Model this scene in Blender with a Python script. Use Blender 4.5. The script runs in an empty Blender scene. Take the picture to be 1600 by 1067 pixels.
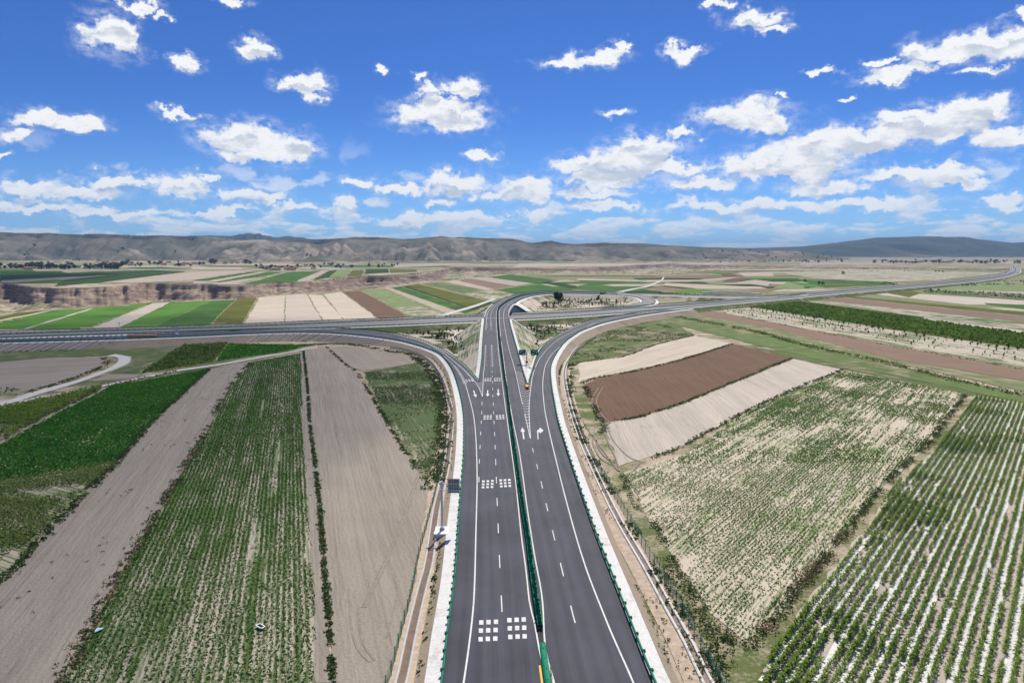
import bpy, math, random
import numpy as np
R = math.radians
random.seed(7); rng = np.random.default_rng(11)
S = bpy.context.scene
COL = S.collection

# ------------------------------------------------------------------ camera, sky, sun, exposure
H = 50.0; FPX = 1110.0; PITCH = math.atan(138/FPX)
cam = bpy.data.cameras.new("camera"); co = bpy.data.objects.new("camera", cam); COL.objects.link(co)
co.location = (0, 0, H); co.rotation_euler = (R(90)-PITCH, 0, 0)
cam.sensor_width = 36; cam.lens = 36*FPX/1600; cam.clip_start = 0.5; cam.clip_end = 60000
S.camera = co
S.view_settings.view_transform = 'Standard'; S.view_settings.look = 'None'
S.view_settings.exposure = 0.2; S.view_settings.gamma = 1
SUN_EL, SUN_AZ = 54, 14          # azimuth clockwise from the view direction (+y)
sl = bpy.data.lights.new("sun", 'SUN'); so = bpy.data.objects.new("sun", sl); COL.objects.link(so)
sl.energy = 4.7; sl.angle = R(0.5); sl.color = (1, .92, .80)
so.rotation_euler = (R(90-SUN_EL), 0, R(180-SUN_AZ)); so.location = (0, 0, 900)
S.cycles.volume_bounces = 0; S.cycles.max_bounces = 6; S.cycles.transparent_max_bounces = 8

class NT:
    """short node-tree helper"""
    def __init__(s, tree): s.t = tree; s.n = tree.nodes; s.l = tree.links
    def add(s, typ, ins=None, **kw):
        n = s.n.new(typ)
        for k, v in kw.items(): setattr(n, k, v)
        for k, v in (ins or {}).items():
            sock = n.inputs[k]
            if isinstance(v, bpy.types.NodeSocket): s.l.new(v, sock)
            else:
                if isinstance(v, tuple) and len(v) == 3 and sock.type == 'RGBA': v = v+(1,)
                sock.default_value = v
        return n
    def math(s, op, a, b=0.0, c=0.0, clamp=False):
        n = s.add('ShaderNodeMath', {0: a, 1: b, 2: c}, operation=op); n.use_clamp = clamp; return n.outputs[0]
    def vm(s, op, a, b=(0, 0, 0), c=(0, 0, 0)):
        n = s.add('ShaderNodeVectorMath', {0: a, 1: b}, operation=op)
        if op == 'MULTIPLY_ADD':
            if isinstance(c, bpy.types.NodeSocket): s.l.new(c, n.inputs[2])
            else: n.inputs[2].default_value = c
        return n.outputs['Value'] if op in ('LENGTH', 'DOT_PRODUCT') else n.outputs[0]
    def noise(s, vec, scale, detail=3, rough=.5, out='Fac', **kw):
        return s.add('ShaderNodeTexNoise', {'Vector': vec, 'Scale': scale, 'Detail': detail, 'Roughness': rough}, **kw).outputs[out]
    def mix(s, f, a, b, blend='MIX'):
        n = s.n.new('ShaderNodeMix'); n.data_type = 'RGBA'; n.blend_type = blend
        for i, v in ((0, f), (6, a), (7, b)):
            if isinstance(v, bpy.types.NodeSocket): s.l.new(v, n.inputs[i])
            else: n.inputs[i].default_value = (v+(1,) if isinstance(v, tuple) and len(v) == 3 else v)
        return n.outputs[2]
    def mr(s, v, a, b, c=0.0, d=1.0, smooth=True):
        n = s.add('ShaderNodeMapRange', {'Value': v, 'From Min': a, 'From Max': b, 'To Min': c, 'To Max': d})
        if smooth: n.interpolation_type = 'SMOOTHSTEP'
        return n.outputs[0]

def px_dir(px, py):
    x = (px-800)/FPX; y = -(py-533.5)/FPX
    c, s_ = math.cos(PITCH), math.sin(PITCH)
    return np.array([x, c + y*s_, -s_ + y*c])

# --- world: Nishita sky with cumulus in it
W = bpy.data.worlds.new("World"); S.world = W; W.use_nodes = True
t = NT(W.node_tree); t.n.clear()
sky = t.add('ShaderNodeTexSky', sky_type='NISHITA', sun_disc=False, sun_elevation=R(SUN_EL), sun_rotation=R(SUN_AZ),
            altitude=1400, air_density=1.0, dust_density=0.2, ozone_density=3.0)
tc = t.add('ShaderNodeTexCoord'); d = t.vm('NORMALIZE', tc.outputs['Generated'])
sep = t.add('ShaderNodeSeparateXYZ', {0: d}); dx, dy, dz = sep.outputs
az = t.math('ARCTAN2', dx, dy); el = t.math('ARCSINE', dz)
BL = [(172,55,40,30),(398,74,26,14),(285,100,22,12),(478,132,32,14),(492,150,18,12),(222,8,40,9),(262,28,16,6),(365,0,28,8),(283,173,26,7),
 (80,188,74,12),(125,200,26,9),(20,213,32,12),(12,248,14,5),(372,218,52,26),(430,228,48,26),(400,248,50,6),(593,103,12,5),(662,122,14,8),(728,140,30,18),(672,148,22,12),
 (690,178,66,20),(755,248,24,8),(568,284,24,10),(625,297,38,9),(705,288,46,15),(685,316,28,6),(820,297,46,19),(770,305,30,10),(525,317,22,9),(90,298,100,13),
 (185,282,60,12),(285,292,46,16),(335,278,24,6),(395,306,48,12),(460,323,34,8),(970,173,24,6),(895,98,42,11),(940,88,36,10),(968,78,12,12),(1070,80,24,11),
 (1175,32,38,15),(1215,45,28,7),(1120,4,16,8),(1160,180,70,20),(1205,195,38,18),(1062,210,22,7),(1008,232,46,22),(985,252,60,22),(912,258,50,15),
 (935,280,60,12),(1060,262,50,10),(1090,285,60,10),(930,300,50,9),(1175,262,62,16),(1260,250,70,24),(1230,275,60,10),(1340,215,110,18),(1310,228,110,14),(1450,200,100,20),(1510,172,64,17),
 (1420,185,40,10),(1570,215,70,17),(1430,85,36,20),(1520,72,70,22),(1590,70,60,26),(1460,92,50,12),(1400,118,60,10),(1370,100,18,7),(1600,22,26,9),(1530,110,40,6),(1430,272,90,11),(1480,285,60,10),
 (1290,290,62,13),(1330,320,120,9),(1570,312,46,10),(1150,322,110,10),(960,322,60,8),(1225,155,14,5),(1322,157,16,4),(1285,112,26,5),(640,345,40,10),(40,328,80,8),(180,332,110,8),(350,330,60,6),(720,343,60,9),(840,335,40,10)]
def azel(px, py):
    v = px_dir(px, py); v = v/np.linalg.norm(v)
    return math.atan2(v[0], v[1]), math.asin(v[2])
ae = t.add('ShaderNodeCombineXYZ', {0: az, 1: el}).outputs[0]
# domain warp: billowing edges
nx = t.add('ShaderNodeTexNoise', {'Vector': t.vm('MULTIPLY', ae, (1, 1.25, 1)), 'Scale': 20.0, 'Detail': 9.0, 'Roughness': .62}, noise_dimensions='2D')
w1 = t.vm('MULTIPLY', t.vm('SUBTRACT', nx.outputs['Color'], (.5, .5, .5)), (.085, .050, 0))
def blobs(shift):
    p = t.vm('ADD', t.vm('ADD', ae, w1), (0, shift, 0))
    acc = None
    for (bx, by, rx, ry) in BL:
        a0, e0 = azel(bx, by); a1, _ = azel(bx+rx, by); _, e1 = azel(bx, by-ry)
        ia, ie = 1/abs(a1-a0), 1/abs(e1-e0)
        q = t.vm('LENGTH', t.vm('MULTIPLY_ADD', p, (ia, ie, 0), (-a0*ia, -e0*ie, 0)))
        acc = q if acc is None else t.math('SMOOTH_MIN', acc, q, .22)
    return acc
# general cloud field, projected on a cloud layer, thickening toward the horizon
pl = t.add('ShaderNodeCombineXYZ', {0: t.math('DIVIDE', dx, t.math('ADD', t.math('ABSOLUTE', dz), .085)),
                                    1: t.math('DIVIDE', dy, t.math('ADD', t.math('ABSOLUTE', dz), .085))}).outputs[0]
lv = t.add('ShaderNodeCombineXYZ', {0: az, 1: t.math('MULTIPLY', t.math('LOGARITHM', t.math('MAXIMUM', t.math('ADD', el, .03), .004), math.e), .21)}).outputs[0]
lv = t.vm('ADD', lv, t.vm('MULTIPLY', w1, (.35, .5, 0)))
gen = t.noise(lv, 15, 7, .55); gen_up = t.noise(t.vm('ADD', lv, (0, .012, 0)), 15, 7, .55)
gen0 = gen
band = t.mr(el, .0, .11, .085, -.05)
gen = t.math('ADD', gen, band)
def density(shift):
    q_ = blobs(shift); return t.mr(q_, .62, 1.38, 1.0, 0.0), q_
fine = t.noise(t.vm('MULTIPLY', ae, (1, 1.5, 1)), 60, 6, .65)
(b0, q0), (b1, _) = density(0.0), density(.012)
veil = t.math('MULTIPLY', t.mr(q0, .8, 1.9, .55, 0), t.mr(fine, .36, .70))
gd = t.mr(gen, .52, .62)
low = t.mr(el, .0, .11, 1, 0)
gd = t.math('MULTIPLY', gd, t.mr(el, .04, .17, .85, .0))
edge = t.math('MULTIPLY', t.math('MULTIPLY', t.math('SUBTRACT', fine, .5), 1.5), t.math('MULTIPLY', b0, 5, clamp=True))
b0 = t.mr(t.math('ADD', b0, edge), .10, 1.0)
den0 = t.math('MAXIMUM', t.math('MAXIMUM', b0, veil), gd)
behind = t.math('MULTIPLY', t.mr(gen, .5, .6), t.math('LESS_THAN', dy, .35))
den = t.math('MAXIMUM', den0, t.math('MULTIPLY', behind, .8))
# thick lower middles go grey, rims and tops stay white
core = t.math('MULTIPLY', t.mr(b1, .5, .95), t.mr(t.noise(t.vm('MULTIPLY', ae, (1, 2.2, 1)), 20, 5, .6), .38, .62))
ccol = t.mix(core, (.98, .99, 1.0), (.60, .66, .76))
ccol = t.mix(t.math('MULTIPLY', t.math('MULTIPLY', gd, t.mr(t.math('SUBTRACT', gen_up, gen0), -.05, .06)), .8), ccol, (.66, .73, .84))
skyc = t.mix(1.0, sky.outputs[0], t.mix(t.mr(el, .0, .22), (.33, .53, .83), (.20, .375, .70)), 'MULTIPLY')
SKYG = .12
bg = t.add('ShaderNodeBackground', {'Color': skyc, 'Strength': SKYG})
bc = t.add('ShaderNodeBackground', {'Color': ccol, 'Strength': .86})
hz = t.math('MULTIPLY', den, t.mr(el, .0, .12, .72, 1.0))
ms = t.add('ShaderNodeMixShader', {0: hz, 1: bg.outputs[0], 2: bc.outputs[0]})
ow = t.add('ShaderNodeOutputWorld', {0: ms.outputs[0]})
W.cycles.sampling_method = 'MANUAL'; W.cycles.sample_map_resolution = 512

# ------------------------------------------------------------------ helpers
def at(px, py, z=0.0):
    v = px_dir(px, py); k = (z-H)/v[2]
    return np.array([v[0]*k, v[1]*k, z])
def proj(X, Y, Z):
    c, s_ = math.cos(PITCH), math.sin(PITCH)
    f_ = Y*c - (Z-H)*s_; u = Y*s_ + (Z-H)*c
    return 800+FPX*X/f_, 533.5-FPX*u/f_
def tag(o, label=None, cat=None, group=None, kind=None):
    if label: o['label'] = label
    if cat: o['category'] = cat
    if group: o['group'] = group
    if kind: o['kind'] = kind
    return o
def link(name, me, parent=None):
    o = bpy.data.objects.new(name, me); COL.objects.link(o)
    if parent: o.parent = parent
    return o
def empty(name, loc=(0, 0, 0), rz=0):
    o = bpy.data.objects.new(name, None); COL.objects.link(o); o.location = loc; o.rotation_euler = (0, 0, rz); o.empty_display_size = .5
    return o
def npmesh(name, V, F, mats, uv=None, mi=None, smooth=False):
    V = np.asarray(V, dtype=np.float32).reshape(-1, 3); F = np.asarray(F, dtype=np.int32)
    me = bpy.data.meshes.new(name); k = F.shape[1]
    me.vertices.add(len(V)); me.vertices.foreach_set('co', V.ravel())
    me.loops.add(F.size); me.loops.foreach_set('vertex_index', F.ravel())
    me.polygons.add(len(F)); me.polygons.foreach_set('loop_start', np.arange(0, F.size, k, dtype=np.int32))
    me.polygons.foreach_set('loop_total', np.full(len(F), k, dtype=np.int32))
    if smooth: me.polygons.foreach_set('use_smooth', np.ones(len(F), dtype=bool))
    if uv is not None:
        l = me.uv_layers.new(name='UVMap'); uvv = np.asarray(uv, dtype=np.float32)[F.ravel()]
        l.data.foreach_set('uv', uvv.ravel())
    for m in (mats if isinstance(mats, (list, tuple)) else [mats]): me.materials.append(m)
    if mi is not None: me.polygons.foreach_set('material_index', np.asarray(mi, dtype=np.int32))
    me.update(calc_edges=True); me.validate(verbose=False)
    return me
class MB:
    """collects boxes, tubes and prisms into one mesh"""
    def __init__(s): s.v = []; s.f = []
    def add(s, vs, fs):
        b = len(s.v); s.v += [tuple(map(float, p)) for p in vs]; s.f += [tuple(i+b for i in f) for f in fs]; return s
    def box(s, c, size, rz=0, rx=0):
        hx, hy, hz_ = [q/2 for q in size]; vs = []
        for z in (-hz_, hz_):
            for x, y in ((-hx, -hy), (hx, -hy), (hx, hy), (-hx, hy)):
                y2, z2 = y*math.cos(rx)-z*math.sin(rx), y*math.sin(rx)+z*math.cos(rx)
                vs.append((c[0]+x*math.cos(rz)-y2*math.sin(rz), c[1]+x*math.sin(rz)+y2*math.cos(rz), c[2]+z2))
        return s.add(vs, [(3, 2, 1, 0), (4, 5, 6, 7), (0, 1, 5, 4), (1, 2, 6, 5), (2, 3, 7, 6), (3, 0, 4, 7)])
    def tube(s, a, b, r0, r1=None, n=8):
        r1 = r0 if r1 is None else r1
        a = np.array(a, float); b = np.array(b, float); w = b-a; w /= np.linalg.norm(w)
        u = np.cross(w, (0, 0, 1) if abs(w[2]) < .9 else (1, 0, 0)); u /= np.linalg.norm(u); v = np.cross(w, u)
        vs = [a+r0*(math.cos(q)*u+math.sin(q)*v) for q in np.linspace(0, 2*math.pi, n, False)] + \
             [b+r1*(math.cos(q)*u+math.sin(q)*v) for q in np.linspace(0, 2*math.pi, n, False)]
        return s.add(vs, [(i, (i+1) % n, n+(i+1) % n, n+i) for i in range(n)]+[tuple(range(n))[::-1], tuple(range(n, 2*n))])
    def prism(s, pts, z0, z1):
        n = len(pts)
        return s.add([(p[0], p[1], z0) for p in pts]+[(p[0], p[1], z1) for p in pts],
                     [(i, (i+1) % n, n+(i+1) % n, n+i) for i in range(n)]+[tuple(range(n))[::-1], tuple(range(n, 2*n))])
    def mesh(s, name, mat):
        me = bpy.data.meshes.new(name); me.from_pydata(s.v, [], s.f); me.materials.append(mat); me.update(); return me
    def build(s, name, mat, parent=None): return link(name, s.mesh(name, mat), parent)

# ------------------------------------------------------------------ materials
MATS = {}
def new_mat(name):
    m = bpy.data.materials.new(name); m.use_nodes = True; q = NT(m.node_tree); q.n.clear(); MATS[name] = m; return m, q
def finish(q, col, rough=.9, bump=None, dist=.1, spec=.2, strength=1.0, transl=0, metal=0):
    ins = {'Base Color': col, 'Roughness': rough, 'Specular IOR Level': spec, 'Metallic': metal}
    if bump is not None: ins['Normal'] = q.add('ShaderNodeBump', {'Height': bump, 'Distance': dist, 'Strength': strength}).outputs[0]
    p = q.add('ShaderNodeBsdfPrincipled', ins)
    sh = p.outputs[0]
    if transl:
        tr = q.add('ShaderNodeBsdfTranslucent', {'Color': col})
        sh = q.add('ShaderNodeMixShader', {0: transl, 1: sh, 2: tr.outputs[0]}).outputs[0]
    q.add('ShaderNodeOutputMaterial', {0: sh})
def simple(name, col, rough=.6, var=.12, scale=1.5, spec=.3, metal=0, bump=0):
    m, q = new_mat(name); o = q.add('ShaderNodeTexCoord').outputs['Object']
    n = q.noise(o, scale, 5, .6)
    c = q.mix(q.mr(n, .25, .75), tuple(x*(1-var) for x in col), tuple(min(1, x*(1+var)) for x in col))
    finish(q, c, rough, n if bump else None, bump or .1, spec, metal=metal); return m
def sc(c, k): return tuple(min(1, x*k) for x in c)

TAN = (.52, .465, .385); BROWN = (.158, .103, .071)
GREEN = (.050, .125, .022); DGREEN = (.028, .068, .014); PGREEN = (.16, .23, .085); BRIGHT = (.085, .20, .03); OLIVE = (.10, .115, .02)
def field_mat(name, soil, crop, cover, spacing=.7, patch=.25, rowamp=.3, speck=.15, lump=.06):
    """soil with crop rows running along UV v; cover 0..1"""
    m, q = new_mat(name)
    uv = q.add('ShaderNodeUVMap').outputs[0]; ob = q.add('ShaderNodeTexCoord').outputs['Object']
    rnd = q.add('ShaderNodeObjectInfo').outputs['Random']
    big = q.noise(ob, .018, 4, .6); mid = q.noise(ob, .11, 4, .6)
    fine_ = q.noise(ob, 2.6, 4, .7)
    st = q.noise(q.vm('MULTIPLY', uv, (1/spacing*.9, .035, 1)), 1.0, 3, .55)
    st2 = q.noise(q.vm('MULTIPLY', uv, (.16, .006, 1)), 1.0, 3, .6)
    wob = q.math('MULTIPLY', q.math('SUBTRACT', q.noise(ob, .35, 2), .5), spacing*.8)
    u = q.add('ShaderNodeSeparateXYZ', {0: uv}).outputs[0]
    row = q.math('SINE', q.math('MULTIPLY', q.math('ADD', u, q.math('MULTIPLY', wob, 2.2)), 2*math.pi/spacing))
    f = q.math('ADD', q.math('MULTIPLY', q.math('SUBTRACT', big, .5), patch*2.2), q.math('MULTIPLY', q.math('SUBTRACT', mid, .5), patch*1.8))
    f = q.math('ADD', f, q.math('MULTIPLY', q.math('SUBTRACT', st, .5), rowamp*2.0))
    f = q.math('ADD', f, q.math('MULTIPLY', q.math('SUBTRACT', st2, .5), rowamp*1.8))
    f = q.math('ADD', f, q.math('MULTIPLY', row, rowamp*.16))
    f = q.math('ADD', f, q.math('MULTIPLY', q.math('SUBTRACT', fine_, .5), speck*3.2))
    if crop is None:
        c = q.mix(q.mr(f, -.5, .5), sc(soil, .76), sc(soil, 1.16))
        clod = q.mr(q.noise(ob, 1.35, 5, .75), .60, .70); c = q.mix(q.math('MULTIPLY', clod, .38), c, sc(soil, .42))
        rill = q.noise(q.vm('MULTIPLY', uv, (.42, .010, 1)), 1.0, 2, .5)
        rl = q.mr(q.math('ABSOLUTE', q.math('SUBTRACT', rill, .5)), .0, .022, 1, 0); c = q.mix(q.math('MULTIPLY', q.math('MULTIPLY', rl, q.mr(mid, .42, .6)), .42), c, sc(soil, .5))
    else:
        g = q.mix(q.mr(q.math('ADD', big, q.math('MULTIPLY', q.math('SUBTRACT', fine_, .5), 1.2)), .2, .8), sc(crop, .65), sc(crop, 1.35))
        s2 = q.mix(q.mr(fine_, .3, .7), sc(soil, .85), sc(soil, 1.1))
        c = q.mix(q.mr(f, .5-cover-.22, .5-cover+.22), s2, g)
    c = q.mix(1.0, c, q.mix(rnd, (.92, .93, .95), (1.06, 1.04, 1.0)), 'MULTIPLY')
    h = q.math('ADD', q.math('MULTIPLY', fine_, 1.0), q.math('ADD', q.math('MULTIPLY', row, .12*rowamp), q.math('MULTIPLY', st, .8)))
    finish(q, c, .95, h, lump*2, .1, 1.0); return m
field_mat('tan', TAN, None, 0, .9, .22, .42, .22, .10)
field_mat('tan_shaded', sc(TAN, .60), None, 0, .9, .25, .42, .25, .10)  # left-hand soil: cloud shade put into a darker copy of tan
field_mat('brown', BROWN, None, 0, 1.0, .25, .30, .22, .12)
field_mat('redbrown', (.235, .165, .122), None, 0, 1.2, .2, .30, .2, .10)
field_mat('green', TAN, GREEN, .86, .7, .28, .3, .1)
field_mat('dgreen', TAN, DGREEN, .95, .8, .2, .2, .1)
field_mat('bright', TAN, BRIGHT, .88, .7, .25, .25, .1)
field_mat('pgreen', TAN, PGREEN, .72, .8, .35, .3, .15)
field_mat('olive', TAN, OLIVE, .9, .8, .25, .25, .15)
field_mat('patchy', TAN, (.075, .12, .035), .50, 1.0, .5, .45, .25)
field_mat('crop_soil', sc(TAN, .90), (.10, .135, .05), .36, .7, .25, .35, .2)
field_mat('dark_soil', sc(TAN, .62), (.06, .10, .03), .35, .7, .25, .3, .2)
field_mat('grass', (.36, .31, .22), (.085, .12, .04), .66, 3, .5, .15, .35)
field_mat('lush', (.34, .30, .20), (.095, .145, .045), .66, 3, .5, .15, .4)
field_mat('crop_dense', sc(TAN, .85), (.075, .125, .035), .56, .78, .25, .5, .2)
field_mat('olive_patch', (.36, .33, .24), (.075, .11, .04), .68, 1.0, .5, .35, .3)
field_mat('tan_far', (.42, .365, .295), None, 0, .9, .25, .42, .22, .10)
field_mat('sparse', (.52, .465, .38), (.115, .18, .055), .36, .66, .35, .5, .2)
field_mat('orchard', (.46, .42, .34), (.10, .13, .05), .40, 6, .5, .8, .45)
field_mat('bank_dirt', (.36, .295, .225), (.10, .13, .05), .26, 2, .5, .1, .5)
field_mat('drygrass', (.40, .35, .23), (.15, .18, .075), .60, 2, .5, .3, .35)
field_mat('scrub', (.52, .46, .38), (.085, .11, .04), .36, 4, .9, .2, .4)

def ground_mat():
    m, q = new_mat('ground_earth'); ob = q.add('ShaderNodeTexCoord').outputs['Object']
    geo = q.add('ShaderNodeNewGeometry'); nz = q.add('ShaderNodeSeparateXYZ', {0: geo.outputs['True Normal']}).outputs[2]
    pos = q.add('ShaderNodeSeparateXYZ', {0: geo.outputs['Position']})
    big = q.noise(ob, .012, 5, .6); mid = q.noise(ob, .09, 5, .65); fine_ = q.noise(ob, 1.7, 4, .7)
    soil = q.mix(fine_, (.36, .29, .215), (.50, .42, .33))
    veg = q.mix(mid, (.06, .095, .028), (.14, .165, .06))
    f = q.math('ADD', q.math('MULTIPLY', big, .8), q.math('ADD', q.math('MULTIPLY', mid, .9), q.math('MULTIPLY', fine_, .5)))
    flat = q.mix(q.mr(f, .98, 1.22), soil, veg)
    # loess cliffs: bare, banded walls
    strata = q.noise(q.vm('MULTIPLY', ob, (.02, .02, .5)), 1.0, 4, .6)
    cl = q.mix(q.mr(q.math('ADD', strata, q.math('MULTIPLY', mid, .5)), .5, 1.0), (.13, .095, .075), (.39, .30, .235))
    c = q.mix(q.mr(nz, .82, .975), cl, flat)
    # dry hills
    hn = q.noise(ob, .0035, 6, .62); hf = q.noise(ob, .03, 6, .7)
    hs = q.math('ADD', q.math('MULTIPLY', hn, .9), q.math('MULTIPLY', hf, .35))
    hill = q.mix(q.mr(hs, .50, .74), (.34, .285, .22), (.10, .108, .066))
    gl = q.add('ShaderNodeAttribute', attribute_name='gully').outputs['Fac']
    hill = q.mix(q.math('MULTIPLY', q.mr(gl, .10, .38), .58), hill, (.075, .082, .050)); hill = q.mix(q.math('MULTIPLY', q.mr(gl, -.05, -.35), .7), hill, (.42, .35, .265))
    far_ = q.mr(pos.outputs[1], 6800, 8200)
    green_hill = q.mix(hs, (.085, .10, .05), (.03, .05, .022))
    hill = q.mix(far_, hill, green_hill)
    c = q.mix(q.mr(pos.outputs[2], 1.0, 10.0), c, hill)
    finish(q, c, .95, q.math('ADD', fine_, q.math('MULTIPLY', q.math('MULTIPLY', hf, 60), q.mr(pos.outputs[2], 2.0, 10.0))), .12, .1, 1.0)
    return m
GROUND = ground_mat()

def asphalt():
    m, q = new_mat('asphalt'); uv = q.add('ShaderNodeUVMap').outputs[0]; ob = q.add('ShaderNodeTexCoord').outputs['Object']
    st = q.noise(q.vm('MULTIPLY', uv, (2.4, .012, 1)), 1.0, 6, .72); st2 = q.noise(q.vm('MULTIPLY', uv, (.28, .004, 1)), 1.0, 3, .6)
    b = q.noise(ob, .07, 5, .65); fine_ = q.noise(ob, 9, 3, .7)
    f = q.math('ADD', q.math('ADD', q.math('MULTIPLY', st, .55), q.math('MULTIPLY', st2, .5)), q.math('ADD', q.math('MULTIPLY', b, .75), q.math('MULTIPLY', fine_, .25)))
    us = q.add('ShaderNodeSeparateXYZ', {0: uv}).outputs[0]; wob = q.math('MULTIPLY', q.noise(q.vm('MULTIPLY', uv, (.05, .01, 1)), 1.0, 2), 3.0)
    tr = q.math('SINE', q.math('MULTIPLY', q.math('ADD', us, wob), 2*math.pi/1.9)); f = q.math('ADD', f, q.math('MULTIPLY', tr, .06))
    patch = q.mr(q.noise(q.vm('MULTIPLY', uv, (.11, .03, 1)), 1.0, 1, .3), .60, .63); f = q.math('SUBTRACT', f, q.math('MULTIPLY', patch, .10))
    c = q.mix(q.mr(f, .72, 1.3), (.010, .014, .025), (.046, .052, .074))
    seam = q.noise(q.vm('MULTIPLY', uv, (3.1, .006, 1)), 1.0, 1, .5)
    c = q.mix(q.math('MULTIPLY', q.mr(seam, .66, .72), .15), c, (.045, .045, .052))
    finish(q, c, .72, fine_, .02, .35); return m
ASPH = asphalt()
def asph_light():
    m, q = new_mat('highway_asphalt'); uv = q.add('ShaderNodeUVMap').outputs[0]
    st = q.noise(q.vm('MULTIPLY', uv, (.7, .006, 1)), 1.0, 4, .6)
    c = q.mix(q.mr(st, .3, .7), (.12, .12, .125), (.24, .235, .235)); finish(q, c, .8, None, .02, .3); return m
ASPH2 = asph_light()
def white_paint():
    m, q = new_mat('road_paint'); ob = q.add('ShaderNodeTexCoord').outputs['Object']
    n = q.noise(ob, 6, 5, .7); n2 = q.noise(ob, .4, 4, .6)
    c = q.mix(q.mr(q.math('ADD', n, q.math('MULTIPLY', n2, .5)), .45, .8), (.33, .33, .33), (.64, .64, .63)); finish(q, c, .55, None, .01, .3); return m
PAINT = white_paint()
def concrete(name, a, b, stain=(.36, .34, .31)):
    m, q = new_mat(name); ob = q.add('ShaderNodeTexCoord').outputs['Object']; uv = q.add('ShaderNodeUVMap').outputs[0]
    n = q.noise(ob, .5, 6, .65); n2 = q.noise(ob, 3.5, 5, .7)
    c = q.mix(q.mr(n2, .3, .7), a, b); c = q.mix(q.math('MULTIPLY', q.mr(n, .50, .74), .7), c, stain)
    v = q.add('ShaderNodeSeparateXYZ', {0: uv}).outputs[1]
    j = q.math('LESS_THAN', q.math('MODULO', q.math('ABSOLUTE', v), 6.0), .07)
    c = q.mix(q.math('MULTIPLY', j, .45), c, (.25, .24, .23))
    finish(q, c, .85, n2, .03, .2); return m
WCONC = concrete('white_concrete', (.56, .56, .55), (.70, .70, .69))
GCONC = concrete('grey_concrete', (.42, .41, .39), (.58, .565, .54))
LANE = concrete('lane_concrete', (.46, .44, .42), (.60, .58, .555), (.42, .38, .33))
GRN = simple('guardrail_green', (.008, .20, .11), .65, .18, .8, .15)
GRND = simple('dark_green_paint', (.005, .09, .05), .7, .25, 1.2, .15)
STEEL = simple('galvanised_steel', (.50, .56, .64), .38, .1, 2, .5, .35)
PANELB = simple('sign_back_grey', (.23, .22, .21), .5, .1, 1, .4, .2)
ORANGE = simple('orange_yellow_paint', (.72, .30, .02), .5, .15, 2, .4)
YELLOW = simple('yellow_paint', (.65, .42, .04), .6, .15, 2, .3)
SIGNG = simple('sign_green', (.003, .13, .085), .4, .05, 1, .4)
BLUE = simple('sign_blue', (.01, .09, .42), .4, .05, 1, .4)
WHITE = simple('white_enamel', (.78, .78, .78), .4, .04, 1, .4)
BLACK = simple('black_rubber', (.012, .012, .012), .8, .1, 1, .2)
WATER = simple('muddy_water', (.135, .085, .052), .45, .35, .6, .35)
DIRT = simple('bare_dirt', (.43, .35, .27), .95, .22, .9, .1, bump=.15)
FILM = simple('plastic_film', (.56, .555, .53), .5, .12, 2.2, .5, bump=.08)
BARK = simple('bark', (.10, .075, .055), .9, .3, 3, .1)
ROOF_R = simple('roof_red', (.40, .085, .055), .8, .3, .4, .1)
ROOF_B = simple('roof_clay', (.30, .17, .12), .8, .3, .4, .1)
WALL_W = simple('wall_plaster', (.52, .45, .38), .9, .2, .3, .1)
def leaf_mat(name, a, b, transl=.35):
    m, q = new_mat(name); g = q.add('ShaderNodeNewGeometry'); ob = q.add('ShaderNodeTexCoord').outputs['Object']
    n = q.noise(g.outputs['Position'], .06, 3, .6)
    f = q.math('ADD', q.math('MULTIPLY', g.outputs['Random Per Island'], .55), q.math('MULTIPLY', q.mr(n, .3, .7), .45))
    finish(q, q.mix(f, a, b), .75, None, .1, .08, transl=transl); return m
L_POT = leaf_mat('leaf_potato', (.038, .11, .018), (.115, .235, .042))
L_LUSH = leaf_mat('leaf_lush', (.026, .15, .014), (.10, .30, .028))
L_CORN = leaf_mat('leaf_maize', (.07, .14, .016), (.20, .30, .048))
L_CORNY = leaf_mat('leaf_maize_yellow', (.07, .13, .02), (.18, .25, .06))
L_WEED = leaf_mat('leaf_weed', (.045, .08, .022), (.13, .18, .06))
L_POT2 = leaf_mat('leaf_young_crop', (.06, .14, .025), (.16, .28, .06))
L_DRY = leaf_mat('leaf_dry', (.22, .13, .075), (.36, .24, .15), .2)
L_TREE = leaf_mat('leaf_tree', (.022, .045, .014), (.065, .105, .03), .25)
L_BUSH = leaf_mat('leaf_bush', (.035, .075, .02), (.09, .15, .04), .3)
L_ANTI = leaf_mat('antiglare_green', (.004, .10, .055), (.015, .20, .11), .1)

# ------------------------------------------------------------------ numpy noise
def vnoise(x, y, seed=0):
    xi = np.floor(x).astype(np.int64); yi = np.floor(y).astype(np.int64); xf = x-xi; yf = y-yi
    def h(a, b):
        n = (a*374761393 + b*668265263 + seed*974634777) & 0x7fffffff
        n = ((n ^ (n >> 13))*1274126177) & 0x7fffffff
        return ((n ^ (n >> 16)) & 0xffff)/65535.0
    u = xf*xf*(3-2*xf); v = yf*yf*(3-2*yf)
    return (h(xi, yi)*(1-u)+h(xi+1, yi)*u)*(1-v)+(h(xi, yi+1)*(1-u)+h(xi+1, yi+1)*u)*v
def fbm(x, y, o=4, seed=0, ridge=False):
    s_ = 0; a = .5; tot = 0
    for i in range(o):
        n = vnoise(x*2**i, y*2**i, seed+i*17)
        if ridge: n = 1-abs(2*n-1)
        s_ = s_+n*a; tot += a; a *= .5
    return s_/tot
def sstep(a, b, x):
    q = np.clip((x-a)/(b-a), 0, 1); return q*q*(3-2*q)

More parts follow.
